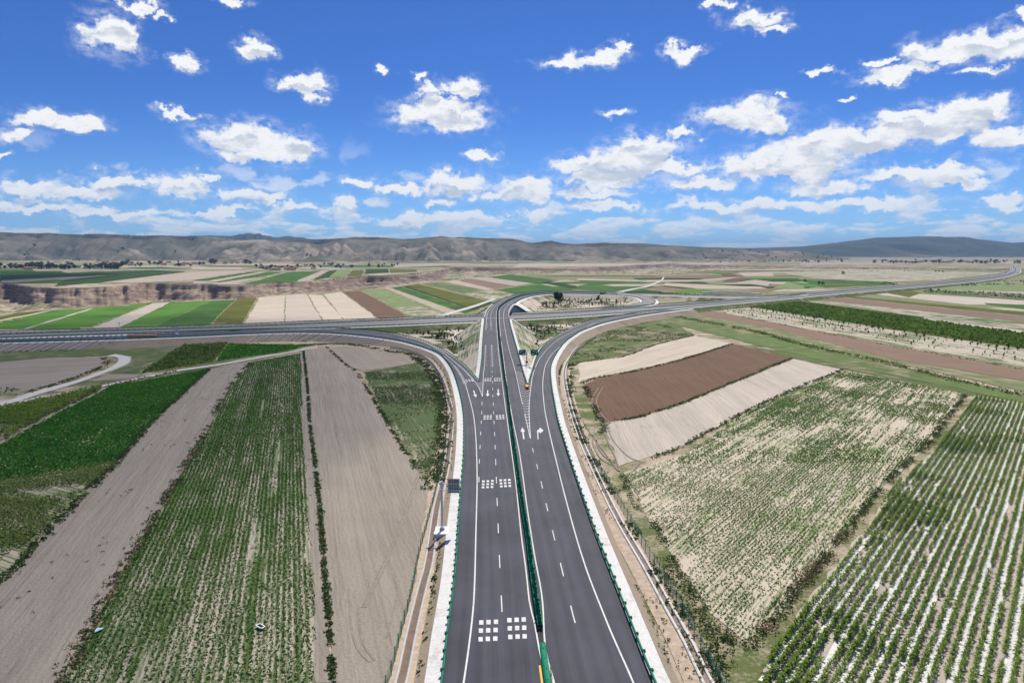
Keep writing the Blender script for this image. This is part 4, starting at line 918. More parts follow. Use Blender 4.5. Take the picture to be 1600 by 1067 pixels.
# solid green terminal block with round sockets
m_t = med[(med[:, 1] <= p_end[1]) & (med[:, 1] > 55)]; tb = empty('median_block'); tag(tb, 'solid green median block with a row of round black sockets and a yellow kerb line', 'barrier')
a = off(m_t, -.33); b = off(m_t, .33); up = lambda P, k: P+np.array([0, 0, k])
loft('body', [off(m_t, -.42), up(off(m_t, -.33), .55), up(b, .55), off(m_t, .42)], GRN, kind=None, parent=tb)
L = arclen(m_t)
sock = MB().tube((0, 0, 0), (0, 0, .02), .085, n=14).mesh('socket', BLACK)
for s_ in np.arange(1.0, L[-1]-.3, 2.15):
    c = link('socket', sock, tb); c.location = (np.interp(s_, L, m_t[:, 0]), np.interp(s_, L, m_t[:, 1]), np.interp(s_, L, m_t[:, 2])+.552)
e0 = up(m_t[0], 0); eb = MB().box((m_t[-1][0], m_t[-1][1]+.12, m_t[-1][2]+.27), (.62, .24, .56)); eb.build('end_cap', GRND, tb)
yy = m_t[m_t[:, 1] < on(845, 1018)[1]]; loft('road_marking', [lift(off(yy, -.80)), lift(off(yy, -.55))], YELLOW); loft('road_marking', [lift(off(yy, .50)), lift(off(yy, .60))], YELLOW)

# ------------------------------------------------------------------ drainage channels, dirt strips and mesh fences
CH_R = [(1260,1290),(1160,1160),(1105,1065),(1075,1003),(1045,950),(1008,882.5),(971,820),(942,763),(912.5,699),(904.6,678),(891.5,638.7),(884,606),(881.5,586),(884,572),(889.5,561),(900,545),(914,538)]
CH_L = [(560,1290),(600,1160),(629,1056.6),(640,1003),(652,950),(662,910),(671,873.6),(682.5,793.5),(698,725),(705.4,660),(706,645),(700.5,624),(693.8,602),(686,584),(674,568.5),(660,557),(640,548.5),(608,541)]
for pts, w in ((CH_R, .75), (CH_L, .95)):
    P = pxline(pts, .1, 3); loft('dirt_strip', [off(P, -w*3.6, -.06), off(P, w*3.2, -.06)], DIRT)
    loft('channel_water', [off(P, -w/2, -.02), off(P, w/2, -.02)], WATER)
    for s_ in (-1, 1):
        a = off(P, s_*w/2); b = off(P, s_*(w/2+.32)); loft('drainage_channel', [up(a, -.08), up(a, .22), up(b, .22), up(b, -.12)], GCONC if pts is CH_L else WCONC)
def mesh_fence_mat():
    m, q = new_mat('fence_mesh'); uv = q.add('ShaderNodeUVMap').outputs[0]; s_ = q.add('ShaderNodeSeparateXYZ', {0: uv})
    def g(o, per, w): return q.math('LESS_THAN', q.math('MODULO', q.math('ADD', q.math('ABSOLUTE', o), 100.0), per), w)
    f = q.math('MAXIMUM', g(s_.outputs[0], .14, .045), g(s_.outputs[1], .14, .045))
    p = q.add('ShaderNodeBsdfPrincipled', {'Base Color': (.01, .26, .14, 1), 'Roughness': .5}); tr = q.add('ShaderNodeBsdfTransparent')
    q.add('ShaderNodeOutputMaterial', {0: q.add('ShaderNodeMixShader', {0: f, 1: tr.outputs[0], 2: p.outputs[0]}).outputs[0]}); return m
FMESH = mesh_fence_mat()
FPOST = MB().tube((0, 0, 0), (0, 0, 1.9), .05, n=8).box((0, 0, 1.92), (.13, .13, .04)).mesh('post', GRND)
def fence(pts, label, h=1.7):
    P = pxline(pts, 0.0, 2.5); P[:, 2] = 0
    P[:, 0] += np.array([random.uniform(-.05, .05) for _ in range(len(P))])
    t_ = empty('mesh_fence'); tag(t_, label, 'fence'); loft('mesh_panel', [up(P, .08), up(P, h)], FMESH, kind=None, parent=t_); post_row(P, t_, 3.0, FPOST); return t_
fence([(1270,1290),(1190,1160),(1124,1065),(1091.5,1005),(1066,956.6),(1024,887),(989.6,824.6),(972,795),(945,748),(934,732),(911,683),(896.7,638.7),(889,607),(886,590),(887,575),(893,562),(903,548),(917,538),(932,528)], 'green wire mesh fence beyond the right-hand drainage channel')
fence([(520,1290),(572,1160),(610,1058),(625,1000),(640.6,942),(656,866),(670,812),(682.5,763),(693,710),(698.5,659),(696,624.5),(688,595),(676,572.5),(660,560),(640,552),(610,545)], 'green wire mesh fence beside the left-hand drainage channel')

# ------------------------------------------------------------------ signs, poles, crash cushions
def vpole(mb, base, top, r0, r1=None): mb.tube(base, top, r0, r1, 14)
# cantilever sign seen from behind, left verge
bx, by_, _ = at(690.5, 829, .9); G = empty('cantilever_sign', (bx, by_, 0)); tag(G, 'tall galvanised cantilever sign seen from behind beside the left verge', 'road sign')
zc = by_*math.cos(PITCH)+(H-6)*math.sin(PITCH)
def hgt(py, y):  # height of a photograph row at depth y
    v = px_dir(800, py); return H+v[2]/v[1]*y
ht = hgt(753, by_); arm = at(723, 829, 0)[0]-at(690.5, 829, 0)[0]
MB().box((-.0, .2, .45), (2.6, 3.6, 1.0)).build('concrete_base', WCONC if False else simple('base_concrete', (.70, .70, .69), .85, .08, 1.5), G)
m = MB(); m.tube((0, .3, .95), (0, .3, ht), .2, .16, 16); m.build('pole', STEEL, G)
m = MB(); m.tube((0, .3, .95), (0, .3, 1.02), .48, n=16)
for k in range(8):
    a_ = k*math.pi/4; m.box((math.cos(a_)*.32, .3+math.sin(a_)*.32, 1.18), (.26, .03, .36), rz=a_)
m.build('base_flange', STEEL, G)
MB().tube((0, .3, ht), (0, .3, ht+.08), .22, n=16).build('pole_cap', STEEL, G)
p_top, p_bot = ht+.45, ht-2.15; z1, z2 = ht-.35, ht-1.6
for z_ in (z1, z2):
    m = MB(); m.tube((-.45, .3, z_), (3.0, .3, z_), .1, .09, 12); m.tube((.05, .3, z_-.22), (.55, .3, z_), .06, n=8); m.box((-.12, .3, z_), (.5, .36, .34)); m.build('arm', STEEL, G)
pan = MB(); pan.box((2.15, .48, (p_top+p_bot)/2), (2.1, .04, p_top-p_bot)); pn = pan.build('sign_panel', PANELB, G)
m = MB()
for k in range(5): m.box((1.25+k*.45, .44, (p_top+p_bot)/2), (.05, .05, p_top-p_bot-.05))
for z_ in (z1, z2):
    for k in range(5): m.box((1.25+k*.45, .40, z_), (.09, .1, .3))
m.build('stiffener', STEEL, pn)
# green front of that sign
MB().box((2.15, .505, (p_top+p_bot)/2), (2.04, .006, p_top-p_bot-.06)).build('sign_face', SIGNG, pn)

# twin green signs on one post between the noses
bx, by_, _ = at(823, 577.5, .4); G = empty('twin_sign', (bx, by_, 0)); tag(G, 'single steel post carrying two green direction signs between the diverging roads', 'road sign')
k_ = by_/FPX
def hx(px): return (px-823)*k_*1.02
m = MB(); m.box((0, 0, .5), (2.2, 1.8, .8)); m.build('concrete_base', MATS['base_concrete'], G)
ht = hgt(548.5, by_); m = MB(); m.tube((0, 0, .8), (0, 0, ht), .24, .2, 14); m.build('pole', STEEL, G)
m = MB(); m.tube((hx(811), 0, hgt(550.5, by_)), (hx(840), 0, hgt(550.5, by_)), .12, n=8); m.tube((hx(811), 0, hgt(553.2, by_)), (hx(840), 0, hgt(553.2, by_)), .12, n=8); m.build('arm', STEEL, G)
for sx, (xa, xb) in enumerate(((810.8, 821.2), (829, 840.2))):
    za, zb = hgt(554.8, by_), hgt(546.3, by_); xc, w_, zc_, h_ = (hx(xa)+hx(xb))/2, hx(xb)-hx(xa), (za+zb)/2, zb-za
    pn = MB().box((xc, -.32, zc_), (w_, .08, h_)).build('sign_panel', SIGNG, G)
    m = MB()      # white route patches, place-name lines and an arrow
    for (u, v, a_, b_) in ((-.40, .0, .02, .86), (.40, .0, .02, .86)): pass
    for (u, v, a_, b_) in (((-.05, .24, .26, .20), (.20, -.22, .34, .07), (.20, -.32, .34, .05)) if sx == 0 else ((.02, .24, .30, .20), (-.22, -.22, .30, .07), (-.22, -.32, .30, .05))):
        m.box((xc+u*w_, -.375, zc_+v*h_), (w_*a_, .02, h_*b_))
    ax_ = -.30 if sx == 0 else .30; m.box((xc+ax_*w_, -.375, zc_-.08*h_), (w_*.05, .02, h_*.34)); m.box((xc+ax_*w_, -.377, zc_+.10*h_), (w_*.14, .02, h_*.08))
    m.build('lettering', WHITE, pn); mb2 = MB().box((xc+(-.02 if sx == 0 else .05)*w_, -.39, zc_+.24*h_), (w_*.16, .02, h_*.14)); mb2.build('route_shield', BLUE, pn)
m = MB(); zz_ = hgt(565.3, by_); m.tube((0, -.26, zz_), (0, -.32, zz_), .55, n=20); dsc = m.build('round_sign', BLUE, G)
m = MB(); m.tube((0, -.325, zz_), (0, -.34, zz_), .28, n=16); m.build('round_emblem', simple('sign_red', (.45, .02, .02), .4, .05), dsc)
MB().box((0, 0, 0), (.6, .6, .5)).build('control_box', STEEL, G).location = (0, 0, hgt(551.8, by_))

def crash_cushion(px, py, z, label, L_=3.6, w=1.0, rz=0):
    p = at(px, py, z); t_ = empty('crash_cushion', tuple(p), rz); tag(t_, label, 'crash cushion', 'orange crash cushions at the road splits')
    n = 4
    for k in range(n):
        m = MB(); ww = w*(.72+.28*k/(n-1)); y_ = (k+.5)*L_/n
        m.box((0, y_, .5), (ww, L_/n*.9, .8)); m.tube((-ww/2, y_-L_/n*.45, .1), (-ww/2, y_-L_/n*.45, .95), .06, n=6); m.tube((ww/2, y_-L_/n*.45, .1), (ww/2, y_-L_/n*.45, .95), .06, n=6); m.build('cushion_bay', ORANGE, t_)
    m = MB(); m.tube((-w*.3, -.02, .1), (-w*.3, -.02, .9), .28, n=12); m.tube((w*.3, -.02, .1), (w*.3, -.02, .9), .28, n=12); m.box((0, -.12, .5), (w*.7, .3, .8)); m.build('nose', ORANGE, t_)
    MB().box((0, -.29, .55), (w*.5, .03, .45)).build('reflector', BLACK, t_)
    for s_ in (-1, 1):
        m = MB(); m.box((s_*w*.62, L_*1.08, .55), (.08, 1.6, .3), rz=s_*-.18); m.build('wing_rail', ORANGE, t_)
    return t_
pz = on(823.4, 607.5); crash_cushion(823.4, 608, pz[2], 'orange crash cushion at the tip of the striped gore in front of the twin signs', 4.2, 1.3)
crash_cushion(200, 526.4, ZH, 'orange-yellow crash cushion where the left ramp leaves the expressway', 15, 1.8, rz=R(-82))

# camera mast and small posts beside the expressway, left
def mast(px, py0, py1, z, label, name='camera_mast', r=.16, arm_=0, kind='mast'):
    p = at(px, py0, z); t_ = empty(name, tuple(p)); tag(t_, label, kind); h = hgt(py1, p[1])-z
    m = MB(); m.tube((0, 0, 0), (0, 0, h), r, r*.7, 10); m.build('pole', STEEL, t_); MB().box((0, 0, .25), (1.6, 1.6, .5)).build('concrete_base', MATS['base_concrete'], t_)
    return t_, h
t_, h = mast(188.5, 534, 504, 2.5, 'tall thin steel camera mast rising from the verge beside the expressway')
m = MB(); m.box((0, 0, 0), (.5, .4, .4)); o_ = m.build('camera_head', STEEL, t_); o_.location = (0, 0, h); m = MB().tube((-1.6, 0, 0), (1.6, 0, 0), .07); o_ = m.build('cross_arm', STEEL, t_); o_.location = (0, 0, h-.6)
MB().box((-1.5, 3, .4), (3.0, 2.2, 1.4)).build('equipment_box', WHITE, t_)
t_, h = mast(276, 522.5, 509.5, ZH, 'pale twin-panel sign on a post beside the expressway, seen edge-on', 'roadside_sign', .15, kind='road sign')
for u in (-.55, .55):
    o_ = MB().box((u, -.2, 0), (.9, .08, 3.2)).build('sign_panel', WHITE, t_); o_.location = (0, 0, h-1.7)
t_, h = mast(163, 534, 524, 3.2, 'small pale marker post on the bank by the left end of the expressway', 'marker_post', .12, kind='post')
o_ = MB().box((0, 0, 0), (1.0, .1, .7)).build('marker_plate', WHITE, t_); o_.location = (0, 0, h)
t_, h = mast(1008, 489.5, 486.5, ZH, 'small orange marker post by the merge on the expressway, right of the loop', 'marker_post', .12, kind='post')
o_ = MB().box((0, 0, 0), (.8, .1, .8)).build('marker_plate', ORANGE, t_); o_.location = (0, 0, h)

# white concrete rib frames on the banks
def ribs(P, side, i0, i1, n, label, w=.45, lean=3.0, skip=None):
    e1, e2 = P; t_ = empty('slope_ribs'); tag(t_, label, 'slope ribs')
    for k, i in enumerate(np.linspace(i0, i1, n).astype(int)):
        big = k % 3 == 0
        a, b = e1[i], e2[min(len(e2)-1, i+1)]; T = e1[min(i+1, len(e1)-1)]-e1[i-1]; T = T/np.linalg.norm(T)
        b = b+T*lean*(1 if T[0] < 0 else 1); ww = w*(1.6 if big else 1)
        V = [a-T*ww/2, a+T*ww/2, b+T*ww/2, b-T*ww/2]; U = [v+np.array([0, 0, .22]) for v in V]; D = [v-np.array([0, 0, .1]) for v in V]
        me = bpy.data.meshes.new('rib'); me.from_pydata([tuple(v) for v in D+U], [], [(4, 5, 6, 7), (0, 1, 5, 4), (1, 2, 6, 5), (2, 3, 7, 6), (3, 0, 4, 7)]); me.materials.append(WCONC); me.update(); link('rib', me, t_)
def idx_px(P, px, pmin=0):
    q = [(abs(proj(*p)[0]-px), i) for i, p in enumerate(P) if i > pmin]; return min(q)[1]
i_hi = int(np.argmax(A_out[:, 1] > 300))
ribs(bkA, -1, idx_px(bkA[0], 600, i_hi), idx_px(bkA[0], 398, i_hi), 34, 'white concrete rib frame on the grassy bank below the left ramp', lean=2.5)
ribs(bkA, -1, idx_px(bkA[0], 150, i_hi), idx_px(bkA[0], -30, i_hi), 20, 'white concrete rib frame on the brown bank at the far left of the expressway', w=.8, lean=4)
# embankment facing seen beyond the loop, right of centre
t_ = empty('retaining_ribs'); tag(t_, 'low white arched retaining frame on the bank beyond the loop', 'slope ribs')
for k in range(26):
    px_ = 1099+k*3.2; top = float(np.interp(px_, [1099, 1125, 1150, 1185], [458.2, 456.2, 456.6, 460.2])); p = at(px_, 461.2, 1.0); hgt_ = hgt(top, p[1])-1
    m = MB(); m.box((p[0], p[1], 1+hgt_/2), (.8, 1.2, max(.5, hgt_)), rx=.35); m.build('rib', WCONC, t_)
pa = pxline([(1097,458.6),(1125,456.4),(1150,456.8),(1187,460.4)], 4.0, 4); loft('coping', [pa, up(pa, 1.2), off(up(pa, 1.2), -2.5), off(pa, -2.5)], WCONC, kind=None, parent=t_)

# ------------------------------------------------------------------ lanes
def lane(pts_a, pts_b, mat, z=.16):
    a = pxline(pts_a, z, 3); b = pxline(pts_b, z, 3); n = max(len(a), len(b)); loft('lane', [match(a, n), match(b, n)], mat)
lane([(-200,668),(0,628),(47,613.5),(112.5,595.6),(159,579.5),(178,570),(185,563),(182,558),(165,556.5)], [(-200,685),(0,636.5),(56,617.5),(122,597.8),(169,580.8),(196,570),(204,563),(200,556.8),(180,553)], LANE)
lane([(-10,638),(32,626),(94,613.6),(169,599.6),(222,588.5),(277,577.5),(337,569),(439,551.8),(496,541.5)], [(-10,640.5),(32,629.3),(94,616.6),(169,602.3),(222,591.4),(277,580.2),(337,571.4),(439,553.6),(496,543)], LANE)
lane([(956,457.5),(985,451.5),(1008,447.3),(1025,441),(1033,437),(1036,433)], [(966,458),(992,452),(1013,448),(1029,441.4),(1036,437.2),(1038,433)], LANE, .4)
lane([(672,497),(705,487),(740,477),(772,466)], [(684,497.5),(712,488.6),(744,479),(775,467.5)], LANE, .3)

# ------------------------------------------------------------------ plants as cards
def cards(C, su, sv, nrm_up=.3, tilt=None, seed=0):
    """leaf quads centred at C (N,3); su, sv half sizes (N,)"""
    r_ = np.random.default_rng(seed); N = len(C)
    a = r_.normal(size=(N, 3)); a[:, 2] = np.abs(a[:, 2])*nrm_up*2+nrm_up*.3; a /= np.linalg.norm(a, axis=1)[:, None]
    u = np.cross(a, r_.normal(size=(N, 3))); u /= np.linalg.norm(u, axis=1)[:, None]; v = np.cross(a, u)
    u = u*np.asarray(su)[:, None]; v = v*np.asarray(sv)[:, None]
    V = np.stack([C-u-v*.35, C+u*.2-v, C+u+v*.35, C-u*.2+v], 1).reshape(-1, 3); return V, np.arange(4*N).reshape(N, 4)
def tree_mesh(name, h, r, trunk_h, n, leaf, seed, mat=None, squash=1.0, lobes=7):
    """crown of leaf cards in uneven lobes round limbs, returned as (trunk mesh, crown mesh)"""
    r_ = np.random.default_rng(seed); m = MB(); m.tube((0, 0, 0), (0, 0, trunk_h*1.15), r*.09+.05, r*.06+.03, 8)
    cs = []
    for k in range(lobes):
        a = r_.uniform(0, 6.28); rr = r*r_.uniform(.15, .6); z = trunk_h+(h-trunk_h)*r_.uniform(.15, .85); c = np.array([math.cos(a)*rr, math.sin(a)*rr, z]); cs.append((c, r*r_.uniform(.35, .62)))
        m.tube((0, 0, trunk_h*.9), tuple(c), r*.05+.02, .02, 5)
    P = []
    for _ in range(n):
        c, q = cs[r_.integers(len(cs))]; d_ = r_.normal(size=3); d_ /= np.linalg.norm(d_); d_[2] *= squash; P.append(c+d_*q*r_.uniform(.55, 1.05)*np.array([1, 1, .85*(h-trunk_h)/(2*r)+.25]))
    P = np.array(P); P[:, 2] = np.clip(P[:, 2], trunk_h*.5, h); V, F = cards(P, r_.uniform(.6, 1.2, n)*leaf, r_.uniform(.5, 1.0, n)*leaf, .4, seed=seed)
    return m.mesh('trunk', BARK), npmesh('crown', V, F, mat or L_TREE)
def put_tree(name, pair, p, s_, rz, label, cat, group=None, parts=True):
    t_ = empty(name, tuple(p), rz); t_.scale = (s_, s_, s_); tag(t_, label, cat, group)
    link('trunk', pair[0], t_); link('crown', pair[1], t_); return t_
def fuse(pair, name):  # one small mesh with bark and leaves, for far copies
    a, b = pair; Va = np.array([v.co[:] for v in a.vertices]); Fa = [list(p.vertices) for p in a.polygons if len(p.vertices) == 4]
    Vb = np.array([v.co[:] for v in b.vertices]); Fb = [[i+len(Va) for i in p.vertices] for p in b.polygons]
    return npmesh(name, np.vstack([Va, Vb]), np.array(Fa+Fb), [BARK, b.materials[0]], mi=[0]*len(Fa)+[1]*len(Fb))
# lone round tree inside the loop
p = at(872.5, 470.5, .0); hh = hgt(457.6, p[1]); big = tree_mesh('tree', hh+.8, 5.0, 1.2, 4200, .5, 5, lobes=20)
put_tree('round_tree', big, (p[0], p[1], 0), 1, 0, 'lone dark round-crowned tree standing inside the loop of the interchange', 'tree')
# infield shrubs
con = [fuse(tree_mesh('c', h_, r2, .2, 70, .26, 60+k, L_BUSH, lobes=5), 'shrub') for k, (h_, r2) in enumerate(((1.9, .55), (1.5, .75), (2.4, .5), (1.2, .7)))]
def scatter(poly_px, n, meshes, name, label, cat, group, smin, smax, z=0, seed=1, jitter_grid=None):
    r_ = np.random.default_rng(seed); P = [at(*q) for q in poly_px]; xs = [q[0] for q in P]; ys = [q[1] for q in P]; k = 0; it = 0
    while k < n and it < n*60:
        it += 1; x, y = r_.uniform(min(xs), max(xs)), r_.uniform(min(ys), max(ys))
        if inpoly(np.array([x]), np.array([y]), P)[0]:
            o = link(name, meshes[r_.integers(len(meshes))]); o.location = (x, y, z); o.rotation_euler.z = r_.uniform(0, 6.28); s_ = r_.uniform(smin, smax); o.scale = (s_, s_, s_*r_.uniform(.8, 1.2)); tag(o, label(x, y, s_) if callable(label) else label, cat, group); k += 1
scatter([(600,514.5),(738,507),(722,520),(735,545),(740,570),(725,560),(690,534),(650,522)], 90, con, 'infield_shrub', lambda x, y, s_: ('tall' if s_ > 1.05 else 'small')+' dark shrub on the infield left of the flyover, '+('near the expressway' if y > 400 else ('halfway down it' if y > 340 else 'near its narrow tip')), 'shrub', 'shrubs on the left infield', .7, 1.3, seed=3)
scatter([(815,506),(960,492),(905,502),(850,530),(826,568),(816,540)], 80, con, 'infield_shrub', lambda x, y, s_: ('tall' if s_ > 1.05 else 'small')+' dark shrub on the infield right of the flyover, '+('near the expressway' if y > 430 else ('halfway down it' if y > 360 else 'behind the twin signs')), 'shrub', 'shrubs on the right infield', .7, 1.3, seed=4)
scatter([(842,474),(880,464),(960,465),(985,471),(960,477),(850,483)], 130, con, 'infield_shrub', lambda x, y, s_: ('large' if s_ > 1.25 else 'small')+' green shrub inside the loop, '+('left of the round tree' if x < at(865, 470)[0] else ('just right of the round tree' if x < at(915, 470)[0] else 'toward its far right bend'))+(', far side' if y > 640 else ', near side'), 'shrub', 'shrubs inside the loop', .9, 1.6, seed=5)
scatter([(870,552),(890,536),(940,513),(962,507),(955,514),(905,535),(885,556)], 26, con, 'bank_shrub', 'small green shrub on the dirt bank below the right ramp', 'shrub', 'shrubs below the right ramp', .5, .9, seed=6)
scatter([(1100,485),(1350,500),(1450,525),(1600,548),(1600,574),(1330,522)], 10, con, 'x', 'young sapling', 'tree', 'x', .8, 1, seed=8) if False else None
# young orchard: rows of saplings right of centre
orch = [fuse(tree_mesh('o', h_, r2, .5, 60, .30, 80+k, L_BUSH, lobes=6), 'sapling') for k, (h_, r2) in enumerate(((2.4, .9), (2.0, .8), (2.9, 1.1), (1.6, .6)))]
r_ = np.random.default_rng(31); PO = [at(*q) for q in [(1092,482),(1320,524),(1600,574),(1600,548),(1442,524),(1313,504),(1157,478.5)]]
da = at(1600, 548)-at(1157, 478.5); ang_o = math.atan2(da[1], da[0]); ca, sa = math.cos(ang_o), math.sin(ang_o); org = at(1157, 478.5); cnt = 0
for row in range(0, 9):
    for k in range(0, 90):
        u, v = k*6.0+r_.uniform(-1, 1), -row*6.2+r_.uniform(-.7, .7)-3
        x, y = org[0]+u*ca-v*sa*1, org[1]+u*sa+v*ca
        if cnt < 270 and inpoly(np.array([x]), np.array([y]), PO)[0] and r_.random() < .72:
            o = link('sapling', orch[r_.integers(4)]); o.location = (x, y, 0); o.rotation_euler.z = r_.uniform(0, 6); s_ = r_.uniform(.35, 1.15)*(1.15 if row < 2 else .75); o.scale = (s_, s_, s_)
            tag(o, ('sturdy dark' if s_ > .95 else ('thin young' if s_ > .6 else 'tiny'))+' sapling in the '+['first', 'second', 'third', 'fourth', 'fifth', 'sixth', 'seventh', 'eighth', 'ninth'][row]+' orchard row below the dark green field, '+('expressway end' if u < 120 else ('midway' if u < 260 else 'right end')), 'tree', 'saplings in the orchard strip'); cnt += 1

# ------------------------------------------------------------------ far villages
def house_meshes(w, d_, h, roofm):
    m = MB(); m.box((0, 0, h/2), (w, d_, h)); wall = m.mesh('wall', WALL_W)
    r2 = MB(); o_ = .5; r2.add([(-w/2-o_, -d_/2-o_, h-.1), (w/2+o_, -d_/2-o_, h-.1), (w/2+o_, d_/2+o_, h-.1), (-w/2-o_, d_/2+o_, h-.1), (-w/2-o_, 0, h+d_*.34), (w/2+o_, 0, h+d_*.34)],
        [(0, 1, 5, 4), (2, 3, 4, 5), (0, 4, 3), (1, 2, 5), (0, 3, 2, 1)]); roof = r2.mesh('roof', roofm); return wall, roof
HM_ = {'r': [house_meshes(20, 9, 4.2, ROOF_R), house_meshes(14, 8, 4, ROOF_R)], 'b': [house_meshes(18, 8, 3.8, ROOF_B), house_meshes(12, 7, 3.6, ROOF_B)]}
def house(px, py, kind, s_, label, group, rz=None):
    p = at(px, py, 0); z = max(0, zat(p[0], p[1])); t_ = empty('village_house', (p[0], p[1], z), rz if rz is not None else random.uniform(-.5, .5)); s_ *= 1.3; t_.scale = (s_, s_, s_)
    w_, r2 = random.choice(HM_[kind]); link('wall', w_, t_); link('roof', r2, t_); tag(t_, label, 'house', group)
LB = {'r': 'small red-roofed house in the far {} village', 'b': 'small clay-coloured house in the far {} village'}
random.seed(5)
for (px, py, k) in [(28,417.5,'r'),(36,418,'r'),(45,421,'b'),(62,420,'b'),(105,417,'b'),(112,418,'b'),(120,418.5,'b'),(150,420,'b'),(167,410.5,'r'),(178,416,'r'),(185,414,'b'),(205,415,'b'),(210,407,'r'),(256,414.5,'r'),(264,410.5,'r'),(276,415.5,'b'),(285,415.5,'b'),(293,413,'r'),(303,412.5,'r'),(312,413,'b'),(352,412.5,'b'),(362,412,'r'),(371,411.5,'r'),(98,418,'b'),(134,420,'b'),(142,419,'b')]:
    house(px, py, k, random.uniform(.8, 1.15), LB[k].format('left'), 'houses of the left village')
for (px, py, k) in [(408,419,'b'),(418,421,'b'),(424,422,'b'),(432,422.5,'b'),(440,418,'r'),(448,421.5,'b'),(455,422.5,'r'),(463,419.5,'b'),(470,417.5,'b'),(478,415.5,'b'),(490,420,'b'),(516,413.5,'r')]:
    house(px, py, k, random.uniform(.6, .95), LB[k].format('centre-left'), 'houses of the centre-left village')
for k_ in range(44):
    px = 1098+k_*2.55+random.uniform(-1, 1); py = random.uniform(405.2, 409.8); k = random.choice('rbb')
    house(px, py, k, random.uniform(.6, .9), LB[k].format('centre-right'), 'houses of the centre-right village')
for k_ in range(26):
    px = 1385+k_*7+random.uniform(-3, 3); py = random.uniform(408.5, 411); house(px, py, 'b', random.uniform(.8, 1.2), 'tiny pale house at the foot of the blue hills on the right', 'houses below the right-hand hills')
vt = [fuse(tree_mesh('v', h_, r2, 1.5, 260, .8, 90+k, L_TREE, lobes=8), 'village_tree') for k, (h_, r2) in enumerate(((11, 5), (9, 6), (13, 5.5), (8, 4.5), (10, 7)))]
def vtree(px, py, s_, label, group):
    rg = {'trees of the left village': (-30, 300), 'trees of the centre-left village': (398, 625), 'trees of the centre-right village': (1085, 1330), 'trees below the right-hand hills': (1360, 1600)}.get(group)
    if rg: u = (px-rg[0])/(rg[1]-rg[0]); label = ('large ' if s_ > .8 else 'small ')+label.replace('small ', '').replace('tiny ', '')+', '+['far left end', 'left part', 'middle', 'right part', 'far right end'][int(np.clip(u*5, 0, 4))]
    p = at(px, py, 0); z = max(0, zat(p[0], p[1])); o = link('village_tree', random.choice(vt)); o.location = (p[0], p[1], z-.3); o.rotation_euler.z = random.uniform(0, 6); s_ *= 1.4; o.scale = (s_*random.uniform(.9, 1.5), s_*random.uniform(.9, 1.5), s_*random.uniform(.8, 1.1)); tag(o, label, 'tree', group)
random.seed(9)
for k in range(175):
    px = random.choice([random.uniform(-30, 66), random.uniform(40, 118), random.uniform(130, 200), random.uniform(150, 300)]); vtree(px, random.uniform(414.5, 421) if px < 190 else random.uniform(411, 417), random.uniform(.6, 1.15), 'dark bushy tree among the houses of the left village', 'trees of the left village')
for (px, py, s_) in [(40,407.5,1.1),(46,407.5,1.1),(55,407,1.6),(124,408,.8),(186,407,1.3),(193,407,1.5),(235,404,.8),(244,404,.9),(275,407,.9),(312,414,1.1),(318,413.5,1.2),(330,413,1.7),(336,413,1.6),(384,413,1.6),(390,413,1.3),(480,409,1.0),(486,409,1.0)]:
    vtree(px, py, s_, 'dark tree on the open slope around the far left village', 'trees around the left village')
for k in range(60):
    px = random.choice([random.uniform(398, 470), random.uniform(480, 540), random.uniform(540, 625)]); vtree(px, random.uniform(416, 422) if px < 470 else random.uniform(413.5, 419), random.uniform(.4, .8), 'dark tree beside the far centre-left village', 'trees of the centre-left village')
for k in range(70):
    px = random.uniform(1085, 1330); vtree(px, random.uniform(405, 410.5), random.uniform(.45, .9), 'small dark tree in the far centre-right village', 'trees of the centre-right village')
for k in range(60):
    px = random.uniform(1360, 1600); vtree(px, random.uniform(407.5, 412.5), random.uniform(.5, 1.1), 'tiny dark tree at the foot of the right-hand hills', 'trees below the right-hand hills')
for (px, py, s_, lb) in [(1317.5,429,.8,'lone dark tree on the dry plain right of centre'),(1258,441,.55,'left of three dark bushes on the bright green field'),(1280,444.5,.55,'middle of three dark bushes on the bright green field'),(1286,445,.5,'right of three dark bushes on the bright green field'),(1462,425,.5,'small dark tree, left of the clump on the far dry plain'),(1467,425,.5,'small dark tree, middle of the clump on the far dry plain'),(1473,425.5,.45,'small dark tree, right of the clump on the far dry plain'),(402,433.5,.35,'small bush at the end of the narrow green strip beyond the ravine')]:
    p = at(px, py, 0); o = link('lone_tree', vt[1]); o.location = (p[0], p[1], 0); o.scale = (s_,)*3; tag(o, lb, 'tree')

